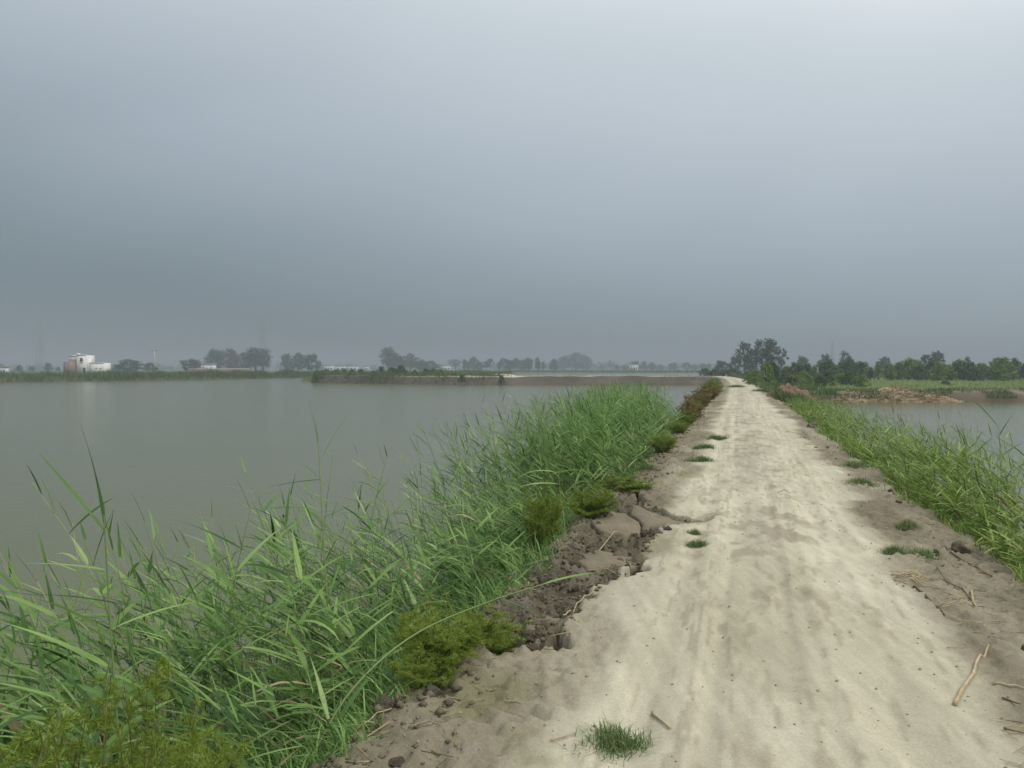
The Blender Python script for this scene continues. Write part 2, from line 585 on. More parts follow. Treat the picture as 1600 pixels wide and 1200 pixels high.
# rut marks: darker churn flecks over the middle of the track
churn = np.clip(fbm(S * 2.2, T * 5.0, 4, 71) - 0.25, 0, 1) * 1.4 * np.exp(-((T - 0.25) / 0.75) ** 2)
churn = churn * (0.25 + np.exp(-((S - 10.5) / 3.0) ** 2) + np.exp(-((S - 27) / 9.0) ** 2))
churn = np.clip(churn * 1.3, 0, 0.65)[:, None]
colr = colr * (1 - churn) + np.array([.27, .235, .165]) * churn
# short broken tyre prints, coloured as darker lengthwise streaks
tread = np.clip(fbm(S * 2.6, T * 26.0, 3, 73) - 0.42, 0, 1) * 3.0 * sstep(-1.0, -.6, T) * sstep(1.7, 1.3, T)
tread = np.clip(tread * (0.35 + 0.65 * sstep(-.1, .5, fbm(S * .35, T * .9, 2, 74))), 0, .55)[:, None]
colr = colr * (1 - tread) + np.array([.285, .250, .180]) * tread
# the collapse and the cracks
near = (S > 3.0) & (S < 16) & (T > -3.2) & (T < 1.0)
P = np.stack([S[near], T[near]], 1)
wobP = P + 0.07 * np.stack([fbm(P[:, 0] * 4, P[:, 1] * 4, 3, 81), fbm(P[:, 0] * 4 + 50, P[:, 1] * 4, 3, 82)], 1)
sd = poly_sdf(wobP, COLL)
inside = sstep(0.02, -0.06, sd)
deep = sstep(0.0, -0.45, sd)
rough = fbm(P[:, 0] * 2.8, P[:, 1] * 2.8, 3, 83)
blocky = np.round(fbm(P[:, 0] * 3.1 + 9, P[:, 1] * 3.1, 2, 84) * 2.2) / 2.2
zin = -0.055 - 0.07 * deep + 0.07 * rough + 0.055 * blocky + 0.05 * fbm(P[:, 0] * 11, P[:, 1] * 11, 4, 85, .6)
zin = np.minimum(zin, 0.05)
Zn = Z[near]
Zn = Zn + inside * zin
crk = np.full(len(P), 1e9)
for c in CRACKS:
    for i in range(len(c) - 1):
        crk = np.minimum(crk, seg_dist(wobP, c[i], c[i + 1]))
wid = 0.050 + 0.03 * vnoise(P[:, 0] * 2, P[:, 1] * 2, 86)
cm = sstep(wid, wid * 0.3, crk)
Zn = Zn - 0.26 * cm
Z[near] = Zn
kc = np.clip(inside + 0.75 * cm, 0, 1)[:, None]
fresh = C_FRESH * (1 + 0.30 * fbm(P[:, 0] * 3, P[:, 1] * 3, 3, 87)[:, None]) + 0.05 * np.clip(rough, 0, 1)[:, None]
colr[near] = colr[near] * (1 - kc) + fresh * kc
far = sstep(45, 120, S)[:, None]
X, Y = road_xy(S, T)
ROAD_V = np.stack([X, Y, Z], 1)
link('dirt_road', mesh_np('dirt_road', ROAD_V, grid_faces(len(srow), len(tcol)), M_SOIL, smooth=True, colors=colr),
     label='pale dusty earth track on top of the embankment', kind='structure')

ROAD_Z = Z.reshape(len(srow), len(tcol))


def ground_z(x, y):
    """height of the embankment surface as built"""
    s, t = xy_road(np.asarray(x, float), np.asarray(y, float))
    i = np.clip(np.searchsorted(srow, s), 1, len(srow) - 1)
    j = np.clip(np.searchsorted(tcol, t), 1, len(tcol) - 1)
    fs = np.clip((s - srow[i - 1]) / (srow[i] - srow[i - 1]), 0, 1)
    ft = np.clip((t - tcol[j - 1]) / (tcol[j] - tcol[j - 1]), 0, 1)
    return (ROAD_Z[i - 1, j - 1] * (1 - fs) * (1 - ft) + ROAD_Z[i, j - 1] * fs * (1 - ft)
            + ROAD_Z[i - 1, j] * (1 - fs) * ft + ROAD_Z[i, j] * fs * ft)


# water sheets on either side of the embankment
def water(name, pts, label):
    V = [(x, y, WATER_Z) for x, y in pts]
    link(name, mesh_np(name, V, np.arange(len(V))[None], M_WATER), label=label, kind='structure')


e0, e1 = (-60 * SA, -60 * CA), (640 * SA, 640 * CA)
water('pond_water', [(-900, -60), e0, e1, (-900, 640)], 'wide still muddy grey-green pond left of the track')
water('pond_water', [e0, (900, -60), (900, 300), (320 * SA, 320 * CA)], 'smaller grey pond behind the reeds right of the track')


def land(name, edge, profile, label, nx=200, seed=0, colfn=None, jitter=1.0):
    """edge: list of (x, y) of the near shoreline; profile: (metres behind it, height, roughness)"""
    edge = np.array(edge, float)
    d = np.concatenate([[0], np.cumsum(np.linalg.norm(np.diff(edge, axis=0), axis=1))])
    q = np.linspace(0, d[-1], nx)
    ex, ey = np.interp(q, d, edge[:, 0]), np.interp(q, d, edge[:, 1])
    off = np.array([p[0] for p in profile], float)
    hz = np.array([p[1] for p in profile], float)
    rg = np.array([p[2] for p in profile], float)
    OX = np.repeat(ex[None], len(off), 0)
    OY = ey[None] + off[:, None] + jitter * fbm(ex * 0.06, ey * 0.0 + seed, 3, seed + 3)[None] * np.minimum(1, 0.3 + off[:, None] * 0)
    OZ = hz[:, None] + rg[:, None] * fbm(OX * 0.23, OY * 0.23 + seed, 4, seed)
    V = np.stack([OX, OY, OZ], -1).reshape(-1, 3)
    cc = np.array([colfn(p[0], p[1]) for p in profile])
    cv = np.repeat(cc[:, None], nx, 1).reshape(-1, 3) * (1 + 0.25 * fbm(V[:, 0] * 0.15, V[:, 1] * 0.15, 4, seed + 9))[:, None]
    return link(name, mesh_np(name, V, grid_faces(len(off), nx), M_SOIL, smooth=True, colors=cv), label=label, kind='structure')


def lerp_profile(pr, extra=3):
    out = []
    for (a, b) in zip(pr[:-1], pr[1:]):
        for k in range(extra):
            f = k / extra
            out.append(tuple(a[i] + (b[i] - a[i]) * f for i in range(3)))
    out.append(pr[-1])
    return out


DAM_Y = 163.0
LBANK = [at(-330, 187)[:2], at(0, 193)[:2], at(160, 214)[:2], at(300, 243)[:2], at(490, 301)[:2], at(560, 320)[:2], at(800, 345)[:2]]
land('far_bank', LBANK, lerp_profile([(0, -1.7, .0), (1.2, -1.0, .10), (3.5, -.35, .12), (9, -.05, .12), (40, -.3, .15), (140, -.5, .2), (420, -.6, .2)], 3),
     'low green earth bank along the far side of the left pond', 260, 3, lambda o, z: C_BANK if o < 2.5 else C_GRASSY)
DAM = [at(486, 190)[:2], at(498, 185)[:2], at(540, 181)[:2], at(620, 173)[:2], at(700, 166)[:2], at(800, DAM_Y)[:2], at(1000, DAM_Y - 1)[:2], at(1100, DAM_Y - 2)[:2], at(1146, DAM_Y - 4)[:2]]
land('earth_dam', DAM, lerp_profile([(0, -1.8, .0), (.5, -1.1, .06), (1.3, -.35, .16), (1.9, .26, .18), (2.4, .42, .12), (5.6, .42, .06), (6.2, .2, .1), (8.5, -1.7, .1)], 4),
     'bare brown earth dam crossing the far end of the left pond', 420, 11,
     lambda o, z: C_ROAD * 0.95 if 2.2 < o < 5.8 else np.array([.125, .107, .086]), jitter=0.8)
land('grass_flat', [at(470, 196)[:2], at(600, 182)[:2], at(700, 176)[:2], at(772, 172)[:2], at(800, 176)[:2]],
     lerp_profile([(0, -1.2, 0), (4, -.1, .1), (60, -.2, .2), (190, -.3, .2)], 4), 'grassy flat behind the dam', 120, 17, lambda o, z: C_GRASSY)
land('far_land', [(-2400, 560), (-400, 545), (0, 570), (250, 560), (900, 560), (2400, 560)],
     lerp_profile([(0, -1.6, 0), (5, -.7, .1), (60, -.6, .2), (600, -.4, .2), (1900, 0, .2)], 4), 'flat hazy farmland beyond the ponds', 160, 19,
     lambda o, z: C_GRASSY * 1.2)
# right-hand farmland: its left border follows the embankment
prof = lerp_profile([(0, -1.7, 0), (.8, -1.05, .16), (2.0, -.45, .30), (3.2, -.30, .16), (6.0, -.32, .08), (9, -.62, .05), (30, -.55, .06), (95, -.5, .1), (320, -.3, .2), (640, -.3, .3)], 4)
RY0 = 77.5
rows, cols_ = [], []
qs = np.unique(np.concatenate([np.linspace(0, 12, 40), np.linspace(12, 70, 90), np.linspace(70, 600, 60)]))
for o, z, rg in prof:
    yy = RY0 + o + 0.8 * fbm(qs * 0.1, qs * 0 + 4, 3, 23)
    xx = yy * SA / CA + 2.4 + qs
    zz = z + rg * fbm(xx * 0.4, yy * 0.4, 4, 25)
    zz = np.where(qs < 3, np.minimum(zz, -.4 * (1 - qs / 3) + zz * qs / 3), zz)
    rows.append(np.stack([xx, yy, zz], 1))
    c = C_BANK * 1.0 if o < 2 else (C_SHOULDER * 0.9 if o < 5.5 else np.array([.165, .205, .085]))
    cols_.append(np.tile(c, (len(qs), 1)) * (1 + 0.25 * fbm(xx * 0.3, yy * 0.3, 4, 27))[:, None])
link('farm_field', mesh_np('farm_field', np.concatenate(rows), grid_faces(len(prof), len(qs)), M_SOIL, smooth=True, colors=np.concatenate(cols_)),
     label='flat field and low dike beyond the right pond', kind='structure')

# ------------------------------------------------------------------ blades of grass, as masses
def blades(pts, h, w, rng, lean=0.5, wind=(-0.25, 0.0), seg=2):
    """tapering blades standing on pts; returns V, F (triangles)"""
    n = len(pts)
    h, w = np.broadcast_to(h, (n,)), np.broadcast_to(w, (n,))
    az = rng.uniform(0, 2 * math.pi, n)
    ln = np.abs(rng.normal(0, lean, n))
    dx, dy = np.cos(az) * ln + wind[0], np.sin(az) * ln + wind[1]
    fa = rng.uniform(0, math.pi, n)
    wx, wy = np.cos(fa) * w * .5, np.sin(fa) * w * .5
    V, F = [], []
    for k in range(seg):
        f = k / seg
        ww = 1 - 0.35 * f
        cx, cy, cz = pts[:, 0] + dx * h * f ** 1.7, pts[:, 1] + dy * h * f ** 1.7, pts[:, 2] + h * (f - 0.18 * ln * f * f)
        V.append(np.stack([cx - wx * ww, cy - wy * ww, cz], 1))
        V.append(np.stack([cx + wx * ww, cy + wy * ww, cz], 1))
    V.append(np.stack([pts[:, 0] + dx * h, pts[:, 1] + dy * h, pts[:, 2] + h * (1 - 0.3 * np.minimum(ln, 1.5))], 1))
    m = len(V)
    VV = np.stack(V, 1).reshape(-1, 3)
    b = np.arange(n) * m
    for k in range(seg - 1):
        o = 2 * k
        F += [np.stack([b + o, b + o + 1, b + o + 3], 1), np.stack([b + o, b + o + 3, b + o + 2], 1)]
    o = 2 * (seg - 1)
    F.append(np.stack([b + o, b + o + 1, b + o + 2], 1))
    return VV, np.concatenate(F)


rng = np.random.RandomState(11)

# ------------------------------------------------------------------ reeds
WIND_AZ = math.pi            # leaves stream to the left


def leaf_geo(th0, th1, W, nseg=6, fold=True, twist=0.0):
    """unit leaf from the origin: starts th0 off vertical, ends th1 off vertical, in the XZ plane"""
    u = np.linspace(0, 1, nseg + 1)
    th = th0 + (th1 - th0) * u ** 1.4
    ds = 1.0 / nseg
    x = np.concatenate([[0], np.cumsum(np.sin((th[1:] + th[:-1]) / 2) * ds)])
    z = np.concatenate([[0], np.cumsum(np.cos((th[1:] + th[:-1]) / 2) * ds)])
    w = W * np.minimum(1, 0.45 + u / 0.25) * (1 - u ** 1.6) ** 0.9
    tw = twist * u
    rows = []
    for i in range(nseg + 1):
        nx, nz = -math.cos(th[i]), math.sin(th[i])
        for sd_ in ((-1, 0, 1) if fold else (-1, 1)):
            yy = sd_ * w[i] * .5 * math.cos(tw[i])
            lift = sd_ * w[i] * .5 * math.sin(tw[i]) + (abs(sd_) * w[i] * .16 if fold else 0)
            rows.append((x[i] + nx * lift, yy, z[i] + nz * lift))
    k = 3 if fold else 2
    return np.array(rows), grid_faces(nseg + 1, k)


lr = np.random.RandomState(5)
LEAFV = []
for i in range(14):
    t0 = math.radians(lr.uniform(14, 30) if i % 7 in (0, 6) else lr.uniform(42, 78))
    t1 = t0 + math.radians([8, 10, 20, 30, 45, 65, 15][i % 7] + lr.uniform(-6, 6))
    LEAFV.append((t0, t1, lr.uniform(0.058, 0.085), lr.uniform(-1.2, 1.2)))
LEAF_FULL = [leaf_geo(a, b, w, 7, True, tw) for a, b, w, tw in LEAFV]
LEAF_LOW = [leaf_geo(a, b, w * 1.1, 4, False, tw) for a, b, w, tw in LEAFV]
LEAF_ME = [mesh_np('reed_leaf', V, F, M_REED, True) for V, F in LEAF_FULL]
LEAF_DEAD = [mesh_np('reed_leaf_dry', V, F, M_DEAD, True) for V, F in LEAF_FULL[3:6]]
STEMV = [(-0.05, 0.0), (-0.14, 0.05), (-0.22, -0.04), (0.06, 0.05), (-0.30, 0.02), (-0.10, -0.10), (0.14, -0.08)]


def stem_pts(var, n=8):
    z = np.linspace(0, 1, n)
    lx, ly = STEMV[var]
    return np.stack([lx * z ** 2.2, ly * z ** 2.2, z], 1)


STEM_GEO, STEM_ME = [], []
for v in range(len(STEMV)):
    mb = MB()
    zz = np.linspace(0, 1, 8)
    mb.tube(stem_pts(v), 0.0032 * (1 - 0.75 * zz), 5)
    STEM_ME.append(mb.mesh('reed_stem', M_STEM, True))
    mb = MB()
    mb.tube(stem_pts(v, 5), 0.0036 * (1 - 0.75 * np.linspace(0, 1, 5)), 3)
    STEM_GEO.append(mb.arrays())


def reed_spec(r, height):
    """stem variant plus leaves (variant, position, azimuth, length)"""
    sv = r.randint(len(STEMV))
    lx, ly = STEMV[sv]
    n = int(r.randint(10, 16))
    side = r.choice([0, math.pi])
    leaves = []
    for i in range(n):
        f = 0.22 + 0.76 * (i + r.uniform(-.3, .3)) / (n - 1)
        f = min(max(f, .1), .99)
        if r.rand() < 0.62:
            az = WIND_AZ + r.normal(0, 0.55)
        else:
            az = side + (i % 2) * math.pi + r.normal(0, 0.7)
        ln = (0.50 - 0.22 * abs(f - 0.62) / 0.4) * r.uniform(0.75, 1.15)
        if f > .93:
            ln *= 0.75
        lv = r.choice([0, 6, 7, 13, 1, 8]) if f > 0.9 else r.choice([1, 2, 3, 4, 5, 8, 9, 10, 11, 12, 1, 8, 2, 9])
        leaves.append((lv, (lx * f ** 2.2 * height, ly * f ** 2.2 * height, f * height), az, ln))
    return sv, leaves


def reed_spots():
    """(x, y, z, height, side) for every reed stalk"""
    r = np.random.RandomState(21)
    out = []
    for _ in range(2300):                      # left bank
        s = r.uniform(0.5, 33)
        d = r.uniform(0.0, 2.6) if r.rand() < .8 else r.uniform(.6, 2.4)
        if s > 28 and r.rand() < (s - 28) / 4.5:
            continue
        dens = 1.0 if s > 12 else 0.8
        if 6.5 < s < 12.0 and d > 1.3:
            dens = .45
        if d < .35:
            dens *= .6
        if r.rand() > dens:
            continue
        t = float(edge_left(s)) - d
        x, y = road_xy(s, t)
        z = float(ground_z(x, y))
        top = 0.25 + 0.75 * min(1, d / 1.3)
        if s < 8:
            top *= 0.80
        elif s < 11:
            top *= 0.62
        elif s < 31:
            g = float(sstep(11.3, 14.5, s))
            top = (.62 * top) * (1 - g) + g * (0.40 + (0.86 + 0.022 * (s - 11)) * min(1, d / 1.0))
        top += r.normal(0, .16) - (.27 if s < 12 else .17)
        if r.rand() < (0.13 if s < 7 else .07) and d > .8:
            top = r.uniform(.85, 1.36)
        top = min(top, 1.5)
        if top - z < .4:
            continue
        out.append((x, y, z, top - z, 0))
    for _ in range(1500):                      # right bank
        s = 5 + 60 * r.rand() ** 1.5
        d = r.uniform(0.1, 2.35)
        t = float(edge_right(s)) + d
        x, y = road_xy(s, t)
        z = float(ground_z(x, y))
        top = 0.20 + 0.36 * min(1, d / 1.2) + r.normal(0, .10) - .30 * float(sstep(28, 55, s))
        if r.rand() < (0.34 if s < 19 else 0.05) and d > .7:
            top = r.uniform(.65, 1.12)
        if r.rand() < .45 and s > 22:
            continue
        if top - z < .35:
            continue
        out.append((x, y, z, top - z, 1))
    return out


spots = reed_spots()


def in_view(x, y, m=0.08):
    return y > 0.6 and abs(x / y) < 800 / F_PX + m


vis = [p for p in spots if in_view(p[0], p[1], .25)]
score = sorted(range(len(vis)), key=lambda i: -(vis[i][3] + (0.9 if vis[i][2] + vis[i][3] > 1.12 else 0)) / (vis[i][1] ** 0.8))
single = set(score[:300])
split = set(score[:140])

ZONES = {0: [(3.2, 'green reed by the bottom-left corner', 'reeds at the near end of the left bank'),
             (6.5, 'green reed on the left bank in front of the collapsed edge', 'reeds of the left bank before the collapse'),
             (12, 'green reed on the left bank beside the collapsed edge', 'reeds of the left bank beside the collapse'),
             (99, 'green reed in the dense far clump past the collapse', 'reeds of the far clump on the left bank')],
         1: [(13, 'green reed on the right bank nearest the pile of dry stalks', 'reeds of the right bank near the dry stalks'),
             (99, 'green reed on the right bank against the far water', 'reeds of the right bank further along')]}
massL, massR, massD = MB(), MB(), MB()
for i, (x, y, z, h, side) in enumerate(vis):
    r = np.random.RandomState(1000 + i)
    sv, leaves = reed_spec(r, h)
    rz = r.uniform(-.35, .35)
    base = Matrix.Translation((x, y, z - .05)) @ Matrix.Rotation(rz, 4, 'Z')
    if i in single:
        s_ = xy_road(x, y)[0]
        for lim, lab, grp in ZONES[side]:
            if s_ < lim:
                break
        kind_ = ('tall ' if z + h > 1.0 else 'short ') if z + h > -9 else ''
        row_ = ', waterside row' if z < -.75 else ', trackside row'
        root = link('reed', None, label=kind_ + lab + row_, cat='reed', group=kind_ + grp + row_, mat4=base)
        root.empty_display_size = .05
        link('stem', STEM_ME[sv], root, scale=h)
        if i in split:
            for lv, pos, az, ln in leaves:
                me = LEAF_DEAD[lv % 3] if pos[2] < .55 * h and r.rand() < .15 else LEAF_ME[lv]
                link('leaf', me, root, loc=pos, rot=(0, 0, az), scale=(ln * 1.05, ln * 1.45, ln * 1.05))
        else:
            mb = MB()
            for lv, pos, az, ln in leaves:
                Vv, Ff = LEAF_FULL[lv] if y < 9 else LEAF_LOW[lv]
                c, s = math.cos(az), math.sin(az)
                W = Vv * ln
                mb.add(np.stack([W[:, 0] * c - W[:, 1] * s, W[:, 0] * s + W[:, 1] * c, W[:, 2]], 1) + np.array(pos), Ff)
            link('foliage', mb.mesh('reed_foliage', M_REED, True), root)
    else:
        mb = massL if side == 0 else massR
        cz, szn = math.cos(rz), math.sin(rz)

        def put(W, Ff, mb=mb):
            mb.add(np.stack([W[:, 0] * cz - W[:, 1] * szn + x, W[:, 0] * szn + W[:, 1] * cz + y, W[:, 2] + z - .05], 1), Ff)
        Vv, Ff = STEM_GEO[sv]
        put(Vv * h, Ff)
        for lv, pos, az, ln in leaves:
            Vv, Ff = LEAF_LOW[lv]
            c, s = math.cos(az), math.sin(az)
            W = Vv * ln
            put(np.stack([W[:, 0] * c - W[:, 1] * s, W[:, 0] * s + W[:, 1] * c, W[:, 2]], 1) + np.array(pos), Ff, massD if pos[2] < .6 * h and r.rand() < .16 else mb)
link('dry_reed_leaves', massD.mesh('dry_reed_leaves', M_DEAD, True), label='withered straw-coloured leaves hanging in the reed beds', cat='dry leaves', kind='stuff')
link('reed_bed', massL.mesh('reed_bed', M_REED_MASS, True), label='dense bed of green reeds along the left bank', cat='reeds', kind='stuff')
link('reed_bed', massR.mesh('reed_bed', M_REED_R, True), label='bed of fresh green reeds along the right bank', cat='reeds', kind='stuff')


def bank_grass(name, n, side, smin, smax, dmax, hmin, hmax, mat, label, pw=1.6, seed=0, lean=.75):
    r = np.random.RandomState(300 + seed)
    s = smin + (smax - smin) * r.rand(n) ** pw
    d = r.uniform(-0.05, dmax, n) ** 1.0
    t = edge_left(s) - d if side == 0 else edge_right(s) + d
    keep = fbm(s * 1.2, t * 1.2, 3, 90 + seed) > -0.45 + 0.5 * (d < .25)
    s, t, d = s[keep], t[keep], d[keep]
    x, y = road_xy(s, t)
    z = ground_z(x, y)
    h = r.uniform(hmin, hmax, len(s)) * (0.35 + 0.65 * np.minimum(1, d / .9)) * (1 - .35 * sstep(28, 55, s))
    w = np.maximum(0.010, 0.0010 * s) * r.uniform(.8, 1.5, len(s))
    V, F = blades(np.stack([x, y, z], 1), h, w, r, lean, (-.3, 0) if side == 0 else (-.12, 0), 3)
    link(name, mesh_np(name, V, F, mat), label=label, cat='grass', kind='stuff')


bank_grass('bank_undergrowth', 17000, 0, .6, 32, 1.9, .20, .70, M_REED_MASS, 'tangled grass and leaf litter under the left reeds', 1.5, 1, .95)
bank_grass('bank_undergrowth', 26000, 1, 3.5, 76, 2.1, .25, .66, M_REED_R, 'thick fresh grass covering the right bank', 1.7, 2)
bank_grass('leafy_weeds', 16000, 0, .6, 20, 1.1, .06, .26, M_REED_MASS, 'small-leaved weeds carpeting the foot of the left reeds', 1.8, 4, 1.5)
bank_grass('bank_undergrowth', 6000, 0, 30, 150, 1.6, .15, .45, M_BANKG, 'short grass along the far stretch of the left bank', 1.3, 3)

# ------------------------------------------------------------------ reeds that stand out
def custom_reed(name, pts, r0, leaves, label, lw=0.055):
    pts = np.array(pts, float)
    root = link(name, None, label=label, cat='reed', loc=tuple(pts[0]))
    root.empty_display_size = .05
    L = pts - pts[0]
    d = np.linspace(0, len(L) - 1, 30)
    i0 = np.minimum(d.astype(int), len(L) - 2)
    f = d - i0

    def cr(i, f):
        p0, p1, p2, p3 = (L[np.clip(i + q, 0, len(L) - 1)] for q in (-1, 0, 1, 2))
        f = f[:, None]
        return 0.5 * (2 * p1 + (p2 - p0) * f + (2 * p0 - 5 * p1 + 4 * p2 - p3) * f ** 2 + (3 * p1 - p0 - 3 * p2 + p3) * f ** 3)
    C = cr(i0, f)
    mb = MB()
    mb.tube(C, r0 * (1 - 0.7 * np.linspace(0, 1, 30)), 6)
    link('stem', mb.mesh('bent_stem', M_STEM, True), root)
    for fpos, lv, az, tilt, ln in leaves:
        p = C[int(fpos * 29)]
        m4 = Matrix.Translation(p) @ Matrix.Rotation(az, 4, 'Z') @ Matrix.Rotation(tilt, 4, 'Y')
        link('leaf', LEAF_ME[lv], root, mat4=m4 @ Matrix.Scale(ln, 4))
    return root


gz = lambda x, y: float(ground_z(x, y))
bx, by = -1.25, 4.15
custom_reed('bent_reed', [(bx, by, gz(bx, by)), (-1.15, 4.35, -.22), (-.95, 4.6, .10), (-.62, 4.9, .33), (-.15, 5.15, .47), (.25, 5.35, .54)], 0.010,
            [(0.55, 3, -.2, 2.1, .18), (0.72, 4, .3, 2.4, .16), (.84, 1, .35, .95, .42), (.98, 0, .30, 1.05, .42), (.9, 5, -.6, 2.2, .2), (.35, 8, 2.6, .2, .3)],
            'single reed bent right over, arching low across the broken clay edge')
for u, y, zt, lab, lvs in [
    (160, 3.75, 1.30, 'lone tall reed with three upright blades over open water, far left', [(.98, 0, 2.9, -.12, .52), (.95, 7, 3.3, .1, .50), (.86, 1, 3.2, .35, .40), (.72, 2, .4, .3, .4), (.55, 3, 2.8, .3, .45)]),
    (497, 5.85, 1.46, 'tall pale reed standing highest above the middle of the near reed bed', [(.98, 0, 2.6, -.1, .38), (.93, 7, .3, .0, .40), (.84, 1, 3.2, .6, .42), (.74, 9, 3.0, .7, .45), (.62, 2, 3.5, .5, .45), (.5, 3, 2.9, .4, .5)]),
    (872, 9.3, .78, 'reed with a broad pale drooping leaf beside the olive bush', [(.98, 5, 3.1, .2, .55), (.97, 4, .2, .3, .42), (.8, 3, 3.4, .4, .5), (.6, 2, 2.8, .3, .5)]),
    (1000, 23.5, 1.62, 'tallest thin reed tip crossing the far dam, left bank', [(.99, 0, 2.7, .3, .75), (.9, 7, .4, .2, .5), (.8, 2, 3.2, .4, .6), (.6, 3, 3.0, .4, .5)]),
    (1562, 11.6, 1.16, 'tall dark reed leaning out over the right pond', [(.98, 0, 2.6, .3, .55), (.9, 7, .4, .2, .5), (.8, 2, 2.9, .4, .55), (.65, 3, .3, .4, .5), (.5, 9, 3.0, .4, .5)])]:
    x = (u - 800) / F_PX * y
    zb = gz(x, y) - .05
    hh = zt - zb
    custom_reed('tall_reed', [(x + .10, y, zb), (x + .07, y, zb + hh * .35), (x + .03, y, zb + hh * .7), (x, y, zt)], 0.0085, lvs, lab)

# ------------------------------------------------------------------ tamarisk-like feathery bushes
def bush_mesh(seed, n_br, height, spread, needle, per):
    r = np.random.RandomState(seed)
    br = MB()
    tv, tf, n = [], [], 0
    for b in range(n_br):
        az, ln = r.uniform(0, 2 * math.pi), height * r.choice([r.uniform(.35, .8), r.uniform(.7, 1.25)])
        out = spread * math.sqrt(r.rand())
        u = np.linspace(0, 1, 7)
        jx, jy = r.normal(0, .09, 2) * height
        P = np.stack([math.cos(az) * out * u ** 1.2 + jx * u * (1 - u) * 4, math.sin(az) * out * u ** 1.2 + jy * u * (1 - u) * 4,
                      ln * (u - 0.28 * (out / spread) ** 2 * u ** 2)], 1)
        br.tube(P, .006 * height * (1 - .8 * u) + .001, 4)
        ns = 16                                   # side sprays on every branch, each a drooping plume of fine needles
        fs = np.repeat(r.uniform(.15, 1, ns) ** .8, per // ns)
        m = len(fs)
        sd_ = np.repeat(r.normal(0, 1, (ns, 3)) * np.array([1, 1, .35]), per // ns, axis=0)
        sd_ /= np.linalg.norm(sd_, axis=1)[:, None]
        sl = np.repeat(r.uniform(.08, .22, ns), per // ns) * (1.15 - .6 * fs)
        q_ = r.rand(m)
        base = np.stack([np.interp(fs, u, P[:, k]) for k in range(3)], 1) + sd_ * (sl * q_)[:, None]
        base[:, 2] += sl * .55 * q_ * (1.2 - q_)
        f = fs
        d = r.normal(0, 1, (m, 3)) * .8 + sd_ * .8
        d[:, 2] += .7
        d /= np.linalg.norm(d, axis=1)[:, None]
        L = needle * r.uniform(.5, 1.3, m)
        side = np.cross(d, r.normal(0, 1, (m, 3)))
        side /= np.linalg.norm(side, axis=1)[:, None] + 1e-9
        w = needle * .07
        tip = base + d * L[:, None]
        mid = base + d * (L * .5)[:, None]
        V = np.stack([base - side * w * .5, mid + side * w * .8, tip, mid - side * w * .8], 1).reshape(-1, 3)
        q = np.arange(m) * 4
        tv.append(V)
        tf.append(np.concatenate([np.stack([q, q + 1, q + 2], 1), np.stack([q, q + 2, q + 3], 1)]) + n)
        n += len(V)
    return br.arrays(), (np.concatenate(tv), np.concatenate(tf))


BUSHES = [bush_mesh(31 + i, 60, 1.0, .60, .060, 620) for i in range(3)]
BUSHES.append(bush_mesh(55, 90, 1.0, .62, .034, 1120))
BUSH_ME = {}
for i, ((bv, bf), (fv, ff)) in enumerate(BUSHES):
    BUSH_ME[i] = (mesh_np('bush_branches', bv, bf, M_TWIG, True), mesh_np('bush_spray_olive', fv, ff, M_TAM), mesh_np('bush_spray_russet', fv, ff, M_TAMB))


def bush(u, y, hgt, wid, label, var=0, russet=False, group=None, z=None, rz=0.0, sink=.04):
    x = (u - 800) / F_PX * y
    zz = gz(x, y) if z is None else z
    root = link('feathery_bush', None, label=label, cat='bush', group=group, loc=(x, y, zz - sink), rot=(0, 0, rz), scale=(wid, wid, hgt))
    root.empty_display_size = .1
    b, o, ru = BUSH_ME[var]
    link('branches', b, root)
    link('foliage', ru if russet else o, root)


bush(30, 2.55, 1.02, .95, 'olive-green feathery bush cut by the bottom-left corner', 3, rz=.4)
bush(205, 2.72, .95, .70, 'yellowish feathery bush in the near reeds, second from the bottom-left corner', 3, rz=1.1)
bush(110, 2.95, .92, .80, 'dark olive feathery bush behind the two in the bottom-left corner', 3, rz=2.0)
bush(690, 5.2, .42, .55, 'low olive feathery bush at the track edge behind the bent reed', 1, rz=.2)
bush(765, 5.75, .36, .50, 'low mossy-green bush at the track edge, next to the broken clay', 2, rz=1.7)
bush(660, 4.9, .30, .36, 'smallest olive bush at the track edge, nearest the camera', 0, rz=2.7)
bush(846, 9.9, .85, .50, 'olive-brown bush among the reeds behind the broad pale leaf', 0, rz=.8)
bush(925, 10.6, .45, .62, 'low olive bush at the reed foot just past the collapse', 1, rz=3.1)
bush(980, 12.9, .26, .75, 'flat olive-green bush hanging over the crack in the track', 2, rz=1.9)
bush(1036, 18.5, .50, .60, 'dark olive bush at the end of the tall reed clump', 0, rz=.3)
bush(1060, 24.0, .45, .6, 'olive bush between the reed clump and the russet bushes', 1, rz=2.2)
bush(1078, 31.0, .80, .95, 'russet-brown bush, first of three along the far left edge', 2, True, rz=.6)
bush(1092, 38.0, .95, 1.2, 'russet and green bush, middle of three along the far left edge', 0, True, rz=1.4)
bush(1106, 47.0, 1.05, 1.4, 'rust-red bush, last of three along the far left edge', 1, True, rz=2.5)
bush(1113, 66.0, 1.2, 1.6, 'dark green bush where the track narrows towards the dam', 2, rz=.5)
bush(1072, 28.0, .5, .7, 'small yellowish bush in front of the russet bushes', 0, rz=2.9)
bush(1084, 34.5, .6, .8, 'small olive bush squeezed between the russet bushes', 1, rz=.9)

